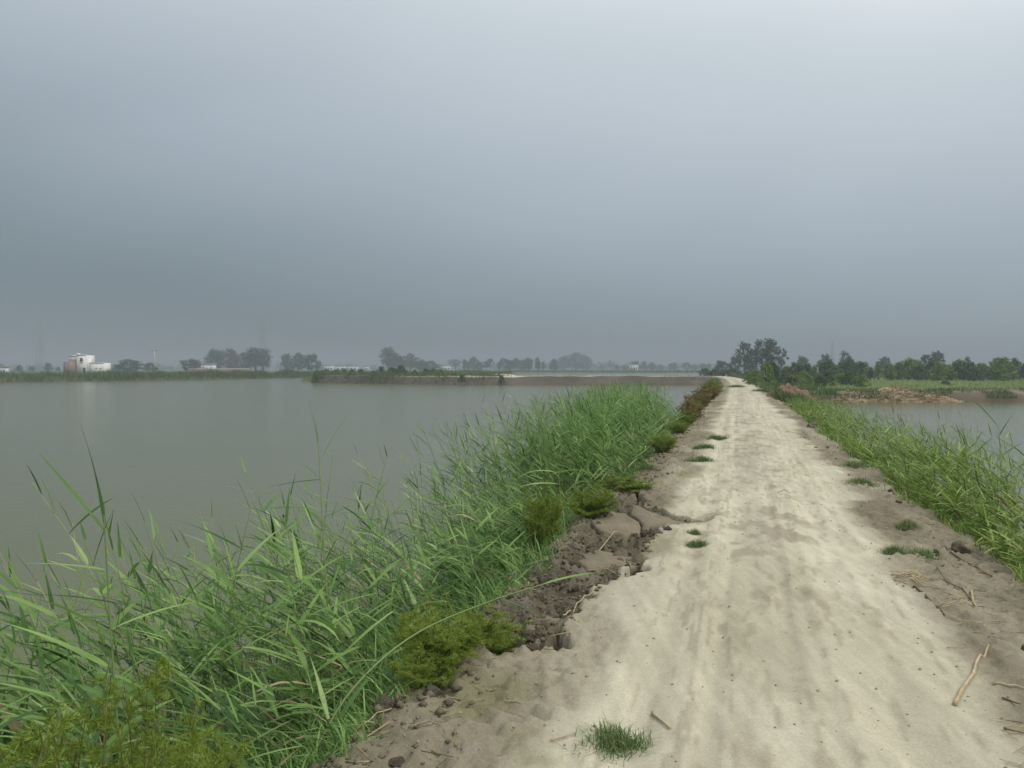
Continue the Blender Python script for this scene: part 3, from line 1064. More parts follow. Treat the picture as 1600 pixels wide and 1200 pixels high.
# ------------------------------------------------------------------ tufts of grass on the track
def tuft_mesh(seed, n, rad, h, w):
    r = np.random.RandomState(seed)
    nc = 7
    cc = np.clip(r.normal(0, 1, (nc, 2)), -1.3, 1.3) * np.array([rad * .55, rad * .28])
    ci = r.choice(nc, n, p=r.dirichlet(np.ones(nc) * 1.5))
    pts = np.concatenate([cc[ci] + r.normal(0, rad * .27, (n, 2)), np.full((n, 1), -.01)], 1)
    q = np.hypot(pts[:, 0] / 1.6, pts[:, 1]) / rad
    V, F = blades(pts, h * r.uniform(.35, 1.25, n) * np.clip(1.15 - .55 * q, .25, 1.2), w, r, 1.15, (0, 0), 3)
    return mesh_np('tuft_blades', V, F, M_TUFT)


TUFTS = [tuft_mesh(61 + i, 700, .18, .095, .005) for i in range(3)]
for i, (u, v, sc, lab) in enumerate([
        (955, 1172, 1.0, 'round green grass tuft at the bottom of the track'),
        (1095, 858, .75, 'small grass tuft on the track below the crack'),
        (1085, 838, .5, 'thin grass wisp right beside the crack tip'),
        (1120, 688, 1.9, 'green grass patch on the track, farthest of the row of three'),
        (1105, 703, 1.6, 'pale grass patch on the track, middle of the row of three'),
        (1095, 723, 1.7, 'green grass patch on the track, nearest of the row of three'),
        (1440, 872, 1.3, 'flat grass patch at the right edge below the reeds'),
        (1400, 868, .8, 'thin grass wisp left of the flat patch on the right edge'),
        (1335, 730, 1.8, 'grass patch on the right edge of the track, farther one'),
        (1345, 758, 1.6, 'grass patch on the right edge of the track, nearer one'),
        (1420, 828, 1.0, 'sparse grass wisp at the right edge above the flat patch'),
        (1150, 606, 6.0, 'grass strip in the middle of the far track'),
        (1190, 612, 6.0, 'low grass at the foot of the red clay mound'),
        (1010, 735, 1.3, 'small grass tuft at the left edge past the crack')]):
    x, y = px(u, v)
    link('grass_tuft', TUFTS[i % 3], label=lab, cat='grass tuft', loc=(x, y, gz(x, y)), rot=(0, 0, .1 * i), scale=(sc, sc, (.6 + .55 * sc) if sc < 2 else sc * .5))

# ------------------------------------------------------------------ clods, slabs of broken clay, crumbs
def clod_mesh(seed, sub=3):
    import bmesh
    bm = bmesh.new()
    bmesh.ops.create_icosphere(bm, subdivisions=sub, radius=1)
    r = np.random.RandomState(seed)
    P = np.array([v.co for v in bm.verts])
    planes = r.normal(0, 1, (9, 3))
    planes /= np.linalg.norm(planes, axis=1)[:, None]
    lim = r.uniform(.55, .85, 9)
    for n_, l_ in zip(planes, lim):
        dd = P @ n_
        P = P - np.maximum(dd - l_, 0)[:, None] * n_ * .9
    P *= (1 + .22 * fbm(P[:, 0] * 2.5 + seed, P[:, 1] * 2.5 + P[:, 2] * 1.7, 4, seed))[:, None]
    for v, p in zip(bm.verts, P):
        v.co = p
    me = bpy.data.meshes.new('clod')
    bm.to_mesh(me)
    bm.free()
    me.materials.append(M_CLOD)
    return me


CLODS = [clod_mesh(40 + i) for i in range(7)]
r = np.random.RandomState(77)
cnt = 0
lo, hi = COLL.min(0), COLL.max(0)
while cnt < 190:
    p = np.array([r.uniform(lo[0], hi[0]), r.uniform(lo[1] - .2, hi[1])])
    sdv = poly_sdf(p[None], COLL)[0]
    if sdv > .05 or p[0] > 9.6 and r.rand() < .75:
        continue
    x, y = road_xy(*p)
    sz = .015 + .05 * r.rand() ** 2.2
    link('clay_clod', CLODS[cnt % 7], label='brown clay clod in the collapsed edge of the track', cat='clod', group='clods in the collapsed edge',
         loc=(x, y, gz(x, y) + sz * .1), rot=tuple(r.uniform(0, 6, 3)), scale=(sz * 1.2, sz, sz * .75))
    cnt += 1
for i in range(46):
    s = 3.2 + 22 * r.rand() ** 1.5
    t = float(edge_right(s)) + r.uniform(-.75, .15)
    x, y = road_xy(s, t)
    sz = .015 + .045 * r.rand() ** 2.5
    link('clay_clod', CLODS[i % 7], label='brown clay clod along the crumbling right edge of the track', cat='clod', group='clods along the right edge',
         loc=(x, y, gz(x, y) - sz * .05), rot=tuple(r.uniform(0, 6, 3)), scale=(sz * 1.3, sz, sz * .7))
for i in range(34):
    s = 3.4 + 26 * r.rand() ** 1.5
    t = float(edge_left(s)) + r.uniform(-.1, .45)
    x, y = road_xy(s, t)
    sz = .012 + .032 * r.rand() ** 2
    link('clay_clod', CLODS[(i + 3) % 7], label='brown clay clod at the foot of the left reeds', cat='clod', group='clods along the left edge',
         loc=(x, y, gz(x, y) - sz * .05), rot=tuple(r.uniform(0, 6, 3)), scale=(sz * 1.3, sz, sz * .7))
for u, v, sz, lab in [(1502, 862, .10, 'large dark clod half under the right-hand reeds'), (1268, 668, .16, 'dark clod alone on the right edge of the far track'),
                      (596, 1112, .07, 'reddish clod at the foot of the reeds, bottom of the left edge'), (680, 1092, .06, 'grey clod on the left shoulder near the low bushes')]:
    x, y = px(u, v)
    link('clay_clod', CLODS[2], label=lab, cat='clod', loc=(x, y, gz(x, y) + sz * .3), rot=(.3, .2, u), scale=(sz * 1.3, sz, sz * .8))


def slab(pxs, thick, zt, tilt, label):
    """a broken plate of dried clay"""
    pts = np.array([px(u, v) for u, v in pxs])
    c = pts.mean(0)
    # densify the outline with ragged steps
    P = []
    rr = np.random.RandomState(int(abs(pxs[0][0])))
    for i in range(len(pts)):
        a, b = pts[i], pts[(i + 1) % len(pts)]
        for k in range(4):
            P.append(a + (b - a) * k / 4 + rr.normal(0, .012, 2))
    P = np.array(P) - c
    n = len(P)
    rings = []
    for f, dz in ((0.0, 0), (.35, .004), (.7, 0), (.93, -.006), (1.0, -.022), (1.02, -thick * .6), (.94, -thick)):
        q = P * f
        zz = dz + tilt[0] * q[:, 0] + tilt[1] * q[:, 1] + .012 * fbm(q[:, 0] * 8, q[:, 1] * 8, 3, 5)
        rings.append(np.stack([q[:, 0], q[:, 1], zz], 1))
    V = np.concatenate(rings)
    F = []
    for k in range(len(rings) - 1):
        i = np.arange(n)
        F.append(np.stack([k * n + i, (k + 1) * n + i, (k + 1) * n + (i + 1) % n, k * n + (i + 1) % n], 1))
    g = C_SHOULDER * 0.98
    link('clay_slab', mesh_np('clay_slab', V, np.concatenate(F), M_SOIL, True, colors=np.tile(g, (len(V), 1)) * (1 + .15 * fbm(V[:, 0] * 5, V[:, 1] * 5, 3, 3))[:, None]),
         label=label, cat='clay slab', loc=(c[0], c[1], zt))


slab([(1012, 800), (1040, 809), (1072, 818), (1040, 825), (1010, 830), (1002, 815), (985, 802), (990, 790)], .14, .015, (.03, .03), 'flat grey-brown clay slab split off beside the long crack')
slab([(950, 800), (978, 801), (998, 812), (1003, 826), (975, 832), (940, 826), (925, 815)], .13, -.005, (-.06, .04), 'tilted brown clay slab sliding off the track edge, nearer the reeds')
slab([(930, 845), (965, 856), (1005, 858), (1000, 878), (960, 890), (920, 884), (900, 866)], .13, -.035, (.02, -.06), 'broad sunken clay slab in the middle of the collapse')
slab([(820, 965), (850, 950), (872, 958), (868, 985), (838, 1000), (812, 990)], .10, -.05, (.05, .02), 'small clay slab at the near end of the collapse')

# fine crumbs strewn on the track
r = np.random.RandomState(91)
n = 3200
s = 2.3 + 20 * r.rand(n) ** 1.6
t = np.where(r.rand(n) < .45, r.uniform(-2.0, 2.6, n), np.where(r.rand(n) < .5, r.normal(-1.7, .35, n), r.normal(2.05, .4, n)))
x, y = road_xy(s, t)
z = ground_z(x, y)
octv = np.array([(1, 0, 0), (0, 1, 0), (-1, 0, 0), (0, -1, 0), (0, 0, .8), (0, 0, -.8)], float)
octf = np.array([(0, 1, 4), (1, 2, 4), (2, 3, 4), (3, 0, 4), (1, 0, 5), (2, 1, 5), (3, 2, 5), (0, 3, 5)])
sz = .003 + .009 * r.rand(n) ** 3
V = octv[None] * sz[:, None, None] * r.uniform(.7, 1.4, (n, 6, 1)) + np.stack([x, y, z + sz * .3], 1)[:, None]
F = octf[None] + (np.arange(n) * 6)[:, None, None]
link('soil_crumbs', mesh_np('soil_crumbs', V.reshape(-1, 3), F.reshape(-1, 3), M_CRUMB), label='fine soil crumbs strewn over the track', cat='soil crumbs', kind='stuff')

r = np.random.RandomState(94)
n = 2600
s = 3.0 + 30 * r.rand(n) ** 1.4
t = edge_left(s) + np.abs(r.normal(0, .26, n)) - .05
x, y = road_xy(s, t)
z = ground_z(x, y)
sz = (.006 + .026 * r.rand(n) ** 3) * (1 + .02 * s)
V = octv[None] * sz[:, None, None] * r.uniform(.6, 1.5, (n, 6, 1)) + np.stack([x, y, z + sz * .25], 1)[:, None]
F = octf[None] + (np.arange(n) * 6)[:, None, None]
link('edge_crumbs', mesh_np('edge_crumbs', V.reshape(-1, 3), F.reshape(-1, 3), M_CLOD), label='crumbled brown earth all along the left edge of the track', cat='soil crumbs', kind='stuff')
r = np.random.RandomState(95)
P = np.stack([r.uniform(lo[0], hi[0], 9000), r.uniform(lo[1] - .2, hi[1], 9000)], 1)
P = P[(poly_sdf(P, COLL) < .06 * r.rand(9000)) & (r.rand(9000) > .75 * (P[:, 0] > 9.6))][:2600]
n = len(P)
x, y = road_xy(P[:, 0], P[:, 1])
z = ground_z(x, y)
sz = .006 + .022 * r.rand(n) ** 2.5
V = octv[None] * sz[:, None, None] * r.uniform(.6, 1.5, (n, 6, 1)) + np.stack([x, y, z + sz * .3], 1)[:, None]
F = octf[None] + (np.arange(n) * 6)[:, None, None]
link('clay_crumbs', mesh_np('clay_crumbs', V.reshape(-1, 3), F.reshape(-1, 3), M_CLOD), label='crumbled dark clay filling the collapsed edge', cat='soil crumbs', kind='stuff')

# ------------------------------------------------------------------ dry stalks lying on the track
def stalk(pxs, rad, label, mat=M_STALK, group=None, lift=.012):
    pts = [px(u, v) for u, v in pxs]
    x0, y0 = pts[0]
    P = np.array([(x - x0, y - y0, gz(x, y) + lift) for x, y in pts])
    z0 = P[0, 2]
    P[:, 2] -= z0
    m = 4 * (len(P) - 1) + 1
    q = np.linspace(0, len(P) - 1, m)
    P2 = np.stack([np.interp(q, np.arange(len(P)), P[:, k]) for k in range(3)], 1)
    gzv = np.array([gz(x0 + a, y0 + b) for a, b, _ in P2]) - z0 + lift
    P2[:, 2] = np.maximum(P2[:, 2], gzv)
    mb = MB()
    mb.tube(P2, rad * np.linspace(1, .55, m) * (1 + .15 * (np.arange(m) % 4 == 0)), 6)
    link('dry_stalk', mb.mesh('dry_stalk', mat, True), label=label, cat='stalk', group=group, loc=(x0, y0, z0))


stalk([(1492, 1113), (1503, 1088), (1521, 1062), (1525, 1045), (1538, 1027), (1551, 1017)], .012, 'long crooked pale stalk on the right side of the track')
stalk([(1551, 1019), (1540, 1018), (1527, 1008)], .007, 'short twig at the end of the long crooked stalk')
stalk([(1428, 921), (1448, 938), (1462, 952), (1476, 966)], .010, 'dark bent stalk running down from the pile of pale stalks', M_STALKD)
stalk([(1472, 857), (1495, 873), (1520, 886), (1550, 905)], .011, 'long brown stalk pointing into the right reeds', M_STALKD)
stalk([(1464, 898), (1480, 915), (1500, 930), (1518, 936)], .008, 'thin dark stalk between the stalk pile and the right reeds', M_STALKD)
stalk([(1518, 930), (1521, 944), (1527, 958)], .009, 'short thick pale stalk on the right edge')
stalk([(1468, 953), (1500, 954), (1530, 955)], .005, 'thin straight dry stalk across the right edge')
stalk([(1466, 950), (1490, 945), (1508, 943)], .006, 'thin dry stalk beside the small heap of chips')
stalk([(1480, 1022), (1505, 1021)], .004, 'short thin stalk above the long crooked one')
stalk([(1550, 1078), (1600, 1085), (1640, 1090)], .006, 'dry stalk at the right rim of the picture, upper one')
stalk([(1565, 1103), (1600, 1110), (1630, 1112)], .006, 'dark stalk at the right rim of the picture, middle one', M_STALKD)
stalk([(1568, 1152), (1600, 1160)], .007, 'dark stalk at the right rim of the picture, lower one', M_STALKD)
stalk([(1019, 1121), (1047, 1156)], .010, 'short straight pale stalk near the bottom of the track')
stalk([(860, 1168), (882, 1165), (900, 1162)], .005, 'thin brown stalk poking out of the round grass tuft')
stalk([(880, 970), (895, 953), (920, 942), (926, 930)], .006, 'pale bent stalk in the hollow of the collapse', lift=.04)
stalk([(935, 846), (960, 834), (990, 827)], .007, 'pale stalk lying on the broad clay slab', lift=.05)
stalk([(1215, 775), (1226, 771), (1236, 776)], .006, 'small bent twig in the middle of the track')
stalk([(1130, 800), (1112, 812), (1150, 815)], .004, 'thin twig near the tip of the crack')
stalk([(1310, 692), (1330, 690), (1345, 690)], .008, 'pale stalk at the foot of the right bank', lift=.02)
stalk([(1392, 768), (1425, 788)], .010, 'pale stalk leaning out of the right bank grass', lift=.03)
stalk([(555, 1140), (600, 1122), (612, 1118)], .005, 'pale dry stalk at the foot of the left reeds', lift=.02)
stalk([(640, 1140), (675, 1133)], .004, 'thin dry stalk on the left shoulder near the bottom')
r = np.random.RandomState(17)
for i in range(14):
    u0, v0 = r.uniform(1385, 1420), r.uniform(905, 918)
    L, dv = r.uniform(30, 68), r.normal(4, 6)
    stalk([(u0, v0), (u0 + L * .5, v0 + dv * .5 + r.normal(0, 1.5)), (u0 + L, v0 + dv)], r.uniform(.004, .007),
          'pale stalk in the loose pile of dry stalks on the right edge', group='pile of dry stalks', lift=r.uniform(.01, .045))
for i in range(7):
    u0, v0 = r.uniform(915, 950), r.uniform(858, 892)
    L, dv = r.uniform(25, 55), r.normal(4, 5)
    stalk([(u0, v0), (u0 + L * .5, v0 + dv * .5 - 1), (u0 + L, v0 + dv)], .004, 'thin straw on the broken clay of the collapse', group='straws on the collapse', lift=.04)

def litter(name, n, side, smin, smax, lo_, hi_, label, seed):
    r = np.random.RandomState(seed)
    s = smin + (smax - smin) * r.rand(n) ** 1.6
    t = (edge_left(s) if side == 0 else edge_right(s)) + r.uniform(lo_, hi_, n)
    keep = fbm(s * 1.5, t * 1.5, 3, seed) > -.1
    s, t = s[keep], t[keep]
    n = len(s)
    x, y = road_xy(s, t)
    az, L, w = r.uniform(0, math.pi, n), r.uniform(.04, .24, n), r.uniform(.0010, .0030, n)
    cx, sx = np.cos(az), np.sin(az)
    V = []
    for f, g in ((-.5, -1), (-.5, 1), (.5, 1), (.5, -1)):
        px_, py_ = x + cx * L * f - sx * w * g, y + sx * L * f + cx * w * g
        V.append(np.stack([px_, py_, ground_z(px_, py_) + .008 + .01 * r.rand(n)], 1))
    link(name, mesh_np(name, np.stack(V, 1).reshape(-1, 3), np.arange(n * 4).reshape(-1, 4), M_DEAD), label=label, cat='litter', kind='stuff')


litter('reed_litter', 1500, 1, 2.6, 26, -.95, .25, 'dry leaf and stalk litter along the right edge of the track', 501)
litter('reed_litter', 900, 0, 2.6, 26, -.2, .75, 'dry leaf and stalk litter along the left edge of the track', 502)

# ------------------------------------------------------------------ mounds: red clay heap, straw heap, sandbanks
def mound_mesh(name, rx, ry, h, mat, seed, rough=.25, n=70, m=26, pw=1.8):
    th = np.linspace(0, 2 * math.pi, n, endpoint=False)
    f = np.linspace(0, 1, m)
    Fq, TH = np.meshgrid(f, th, indexing='ij')
    X, Y = Fq * np.cos(TH) * rx, Fq * np.sin(TH) * ry
    edge = 1 + .2 * fbm(np.cos(TH) * 1.5, np.sin(TH) * 1.5, 3, seed)
    X, Y = X * edge, Y * edge
    Z = h * (1 - Fq ** pw) * (1 + rough * 1.6 * fbm(X * 1.1, Y * 1.1, 3, seed + 1)) + rough * h * .8 * fbm(X * 4, Y * 4, 3, seed + 2) * (1 - Fq ** 3)
    Z = np.where(Fq > .99, -.7, Z)
    i, j = np.meshgrid(np.arange(m - 1), np.arange(n), indexing='ij')
    a, b = i * n + j, i * n + (j + 1) % n
    return mesh_np(name, np.stack([X, Y, Z], -1).reshape(-1, 3), np.stack([a, a + n, b + n, b], -1).reshape(-1, 4), mat)


x, y, _ = at(1232, 58)
link('clay_mound', mound_mesh('clay_mound', 1.75, 1.7, .80, M_RED, 3, .28, pw=3.2), label='heap of reddish-brown clay beside the far track', cat='mound', loc=(x, y, -.25))
r = np.random.RandomState(5)
for i in range(9):
    a = r.uniform(0, 6.28)
    sz = r.uniform(.10, .24)
    link('red_lump', CLODS[i % 7], label='earth lump at the foot of the reddish clay heap', cat='clod', group='lumps round the clay heap',
         loc=(x + math.cos(a) * 1.6, y + math.sin(a) * 1.5 - .3, -.30), rot=(a, i, 0), scale=sz)


def straw_heap(u, y, rx, ry, h, z, n, label):
    x = (u - 800) / F_PX * y
    root = link('straw_heap', None, label=label, cat='straw heap', loc=(x, y, z))
    link('core', mound_mesh('straw_core', rx, ry, h, M_STRAW, int(u) % 50, .16, pw=1.25), root)
    r = np.random.RandomState(int(u))
    a, f = r.uniform(0, 2 * math.pi, n), np.sqrt(r.rand(n))
    X, Y = f * np.cos(a) * rx * 1.08, f * np.sin(a) * ry * 1.08
    Zc = h * (1 - f ** 1.25) + r.uniform(0, .14, n)
    d = r.normal(0, 1, (n, 3)) * np.array([1, .8, .25])
    d /= np.linalg.norm(d, axis=1)[:, None]
    L = r.uniform(.25, .8, n)
    w = r.uniform(.012, .03, n)
    c = np.stack([X, Y, Zc], 1)
    up = np.array([0, 0, 1.0])
    sdv = np.cross(d, up) * .6 + np.array([0, 0, .7])
    V = np.stack([c - d * L[:, None] / 2 - sdv * w[:, None], c - d * L[:, None] / 2 + sdv * w[:, None], c + d * L[:, None] / 2 + sdv * w[:, None], c + d * L[:, None] / 2 - sdv * w[:, None]], 1)
    F = np.arange(n * 4).reshape(n, 4)
    link('straw', mesh_np('straw', V.reshape(-1, 3), F, M_STRAW), root, kind='stuff')


straw_heap(1400, 80.2, 4.4, 2.8, 1.45, -1.38, 2600, 'large golden straw heap on the dike across the right pond')
straw_heap(1325, 79.6, 4.0, 2.2, .85, -1.38, 1100, 'flat spread of straw left of the large straw heap')
straw_heap(1456, 79.6, 3.0, 2.1, .80, -1.38, 700, 'low tail of straw right of the large straw heap')

x, y, _ = at(783, 205)
link('sand_bank', mound_mesh('sand_bank', 5.0, 2.0, .55, M_SAND, 8, .15), label='pale bank of bare sand on the grass behind the dam', cat='sand bank', loc=(x, y, .05))
x, y, _ = at(735, 168.5)
link('sand_bank', mound_mesh('sand_bank', 4.0, 1.2, .22, M_SAND, 9, .25), label='low pale sand patch on top of the dam', cat='sand bank', loc=(x, y, .28))

# ------------------------------------------------------------------ grass on the far banks and the field
def scatter_grass(name, pts, h, w, mat, label, seed, lean=.35, seg=2, cat='grass', wind=(-.1, 0)):
    V, F = blades(pts, h, w, np.random.RandomState(seed), lean, wind, seg)
    link(name, mesh_np(name, V, F, mat), label=label, cat=cat, kind='stuff')


def along(edge, n, off0, off1, z0, r):
    edge = np.array(edge, float)
    d = np.concatenate([[0], np.cumsum(np.linalg.norm(np.diff(edge, axis=0), axis=1))])
    q = r.uniform(0, d[-1], n)
    o = r.uniform(off0, off1, n)
    return np.stack([np.interp(q, d, edge[:, 0]), np.interp(q, d, edge[:, 1]) + o, np.full(n, z0)], 1), o


r = np.random.RandomState(41)
P, o = along(LBANK, 34000, .1, 16, -.3, r)
P[:, 2] = np.interp(o, [0, 1, 3.5, 9, 16], [-1.6, -1.15, -.4, -.1, -.2])
hgt = r.uniform(.8, 1.9, len(P)) * (1 + .5 * fbm(P[:, 0] * .12, P[:, 1] * .12, 3, 44))
scatter_grass('bank_reeds', P, hgt, .13, M_BANKG, 'green reeds and grass covering the far left bank', 42)
P, o = along(DAM[:6], 15000, .1, 8, .1, r)
P[:, 2] = np.interp(o, [0, .7, 1.3, 2.4, 8], [-1.7, -1.1, -.5, .3, .1])
fade = np.interp(P[:, 0], [at(486, 188)[0], at(620, 173)[0], at(700, 166)[0], at(790, 163)[0]], [1, .9, .45, .06])
P, fade = P[r.rand(len(P)) < fade], fade[r.rand(len(P)) < 2][:0]
hgt = r.uniform(.4, 1.2, len(P)) * (1 + .6 * fbm(P[:, 0] * .2, P[:, 1] * .2, 3, 45))
scatter_grass('dam_grass', P, hgt, .10, M_BANKG, 'tall grass over the green tip of the dam', 43)
P, o = along([at(480, 200)[:2], at(640, 182)[:2], at(780, 180)[:2]], 14000, 2, 80, -.1, r)
scatter_grass('flat_grass', P, r.uniform(.4, 1.1, len(P)), .14, M_BANKG, 'rough grass on the flat behind the dam', 46)
P, o = along(DAM[4:], 1500, 1.2, 2.6, .1, r)
P[:, 2] = np.interp(o, [1.2, 2.6], [-.4, .38])
P = P[fbm(P[:, 0] * .15, P[:, 1] * 0, 2, 47) > .1]
scatter_grass('dam_tufts', P, r.uniform(.2, .6, len(P)), .07, M_BANKG, 'sparse weeds on the bare side of the dam', 48)
# field right of the track
n = 42000
oy = 6 + 92 * r.rand(n) ** .8
yy = RY0 + oy
q = r.uniform(0.5, 62, n) * (yy / 80)
P = np.stack([yy * SA / CA + 2.4 + q, yy, np.full(n, -.58)], 1)
P = P[(P[:, 0] / P[:, 1]) < .72]
scatter_grass('field_grass', P, r.uniform(.2, .5, len(P)), .10, M_FIELD, 'light green grass of the field beyond the right pond', 49, .4)
n = 12000
oy = r.uniform(.6, 6.5, n)
q = r.uniform(0, 46, n)
P = np.stack([(RY0 + oy) * SA / CA + 2.4 + q, RY0 + oy, np.interp(oy, [1.2, 2, 3.2, 6.5], [-.95, -.5, -.35, -.4])], 1)
P = P[fbm(P[:, 0] * .35, P[:, 1] * .5, 3, 50) > -.1]
scatter_grass('dike_grass', P, r.uniform(.15, .55, len(P)), .06, M_BANKG, 'weeds on the dike across the right pond', 51, .5)
# green verge between the red heap and the straw, and far verge of the track
n = 11000
s = r.uniform(52, 165, n)
t = edge_right(s) + r.uniform(-.5, 7.0, n) * np.where(s < 80, .3, 1)
x, y = road_xy(s, t)
P = np.stack([x, y, np.interp(t - edge_right(s), [0, 1, 3, 7], [.1, -.35, -.5, -.55]) + .2 * sstep(80, 150, s)], 1)
scatter_grass('verge_grass', P, r.uniform(.3, .9, n), .09, M_BANKG, 'green weeds on the verge right of the far track', 52, .5)
n = 3500
oy = r.uniform(.0, 60, n)
x = r.uniform(-40, 160, n) + 40
P = np.stack([x, 562 + oy, np.full(n, -.7)], 1)
scatter_grass('shore_grass', P, r.uniform(.8, 2.2, n), .5, M_BANKG, 'distant green shore beyond the second pond', 53)

# ------------------------------------------------------------------ trees and shrubs
def crown_mesh(seed, clusters, n_leaf, size, mat, squash=.8):
    """clusters: list of (x, y, z, radius)"""
    r = np.random.RandomState(seed)
    Cc = np.array([c[:3] for c in clusters], float)
    R = np.array([c[3] for c in clusters], float)
    w = R ** 2 / (R ** 2).sum()
    ids = r.choice(len(R), n_leaf, p=w)
    d = r.normal(0, 1, (n_leaf, 3))
    d /= np.linalg.norm(d, axis=1)[:, None]
    rad = R[ids] * (0.40 + .85 * r.rand(n_leaf) ** .9) * (1 + .30 * fbm(d[:, 0] * 2.2 + ids * 3.1, d[:, 1] * 2.2 + d[:, 2] * 1.9, 3, seed))
    P = Cc[ids] + d * rad[:, None] * np.array([1, 1, squash])
    a = r.normal(0, 1, (n_leaf, 3))
    a /= np.linalg.norm(a, axis=1)[:, None]
    b = np.cross(a, d + r.normal(0, .6, (n_leaf, 3)))
    b /= np.linalg.norm(b, axis=1)[:, None] + 1e-9
    L = size * r.uniform(.6, 1.5, n_leaf)[:, None]
    V = np.stack([P - a * L * .5, P + b * L * .32, P + a * L * .5, P - b * L * .32], 1).reshape(-1, 3)
    return mesh_np('crown', V, np.arange(n_leaf * 4).reshape(-1, 4), mat)


def tree_variant(seed, kind):
    """unit-height trees: trunk with limbs, and a crown of leaves"""
    r = np.random.RandomState(seed)
    cl, tr = [], MB()
    if kind == 'round':
        top, base, spread, nc = 1.0, .10, .46, 20
    elif kind == 'tall':
        top, base, spread, nc = 1.0, .18, .22, 14
    elif kind == 'open':
        top, base, spread, nc = 1.0, .30, .38, 15
    else:
        top, base, spread, nc = 1.0, .0, .52, 30
    bend = r.normal(0, .03, 2)
    zz = np.linspace(0, .75, 7)
    tr.tube(np.stack([bend[0] * zz * 2, bend[1] * zz * 2, zz - .02], 1), .022 * (1 - .8 * zz / .75) + .003, 7)
    for i in range(nc):
        f = (i + .5) / nc
        zc = base + (top - base) * (.10 + .80 * f)
        prof = math.sin(math.pi * min(.96, (.20 + .70 * f) if kind != 'shrub' else (.42 + .5 * f)))
        a = i * 2.4 + r.uniform(-.5, .5)
        q = spread * prof * r.uniform(.35, .95)
        rad = {'round': .14, 'shrub': .115}.get(kind, .10) * r.uniform(.6, 1.35)
        cx, cy = math.cos(a) * q + bend[0], math.sin(a) * q + bend[1]
        zc = min(zc, top - rad * .7)
        cl.append((cx, cy, zc, rad))
        z0 = max(.05, zc - .25 - .2 * q)
        u = np.linspace(0, 1, 4)
        tr.tube(np.stack([bend[0] * z0 * 2 + (cx - bend[0] * z0 * 2) * u, bend[1] * z0 * 2 + (cy - bend[1] * z0 * 2) * u, z0 + (zc - z0) * u ** .8], 1), .009 * (1 - .7 * u), 4)
    nl = {'round': 2200, 'tall': 1300, 'open': 1300, 'shrub': 2200}[kind]
    sz = {'round': .055, 'tall': .05, 'open': .05, 'shrub': .06}[kind]
    mats = [M_TREE] if kind != 'shrub' else [M_SHRUB, M_SHRUBL]
    return tr.mesh('trunk', M_BARK, True), [crown_mesh(seed + 5, cl, nl, sz, m) for m in mats]


TREES = {k: [tree_variant(100 + 10 * i + q * 7, k) for i in range(4)] for q, k in enumerate(('round', 'tall', 'open', 'shrub'))}
tree_n = 0


def tree(name, u, y, vt, kind, label, group=None, wide=1.0, z=-.4, cat='tree', light=False):
    """u: bearing, y: distance, vt: height of its top above the horizon line in photo pixels"""
    global tree_n
    x = (u - 800) / F_PX * y
    h = CAM_H + (576 - vt) / F_PX * y - z
    t, c = TREES[kind][tree_n % 4]
    root = link(name, None, label=label, cat=cat, group=group, loc=(x, y, z), rot=(0, 0, tree_n * 1.37), scale=(h * wide, h * wide, h))
    tree_n += 1
    link('trunk', t, root)
    link('crown', c[1] if light and len(c) > 1 else c[0], root)


# clump at the end of the track
for u, y, vt, k, w, lab in [(1163, 285, 534, 'open', .75, 'tall grey-green tree, left one of the pair where the track ends'),
                            (1190, 290, 531, 'open', .80, 'tallest grey-green tree where the track ends'),
                            (1203, 282, 529, 'tall', 1.1, 'tall narrow tree leaning on the tallest one where the track ends'),
                            (1221, 300, 543, 'open', .6, 'slight tree at the right of the tall pair where the track ends'),
                            (1176, 300, 546, 'round', .8, 'lower bushy tree between the tall pair where the track ends'),
                            (1148, 330, 557, 'round', .9, 'low hazy tree just left of the tall pair'),
                            (1128, 350, 563, 'round', 1.2, 'low hazy tree farthest left of the tall pair')]:
    tree('hazy_tree', u, y, vt, k, lab, 'trees where the track ends', w)
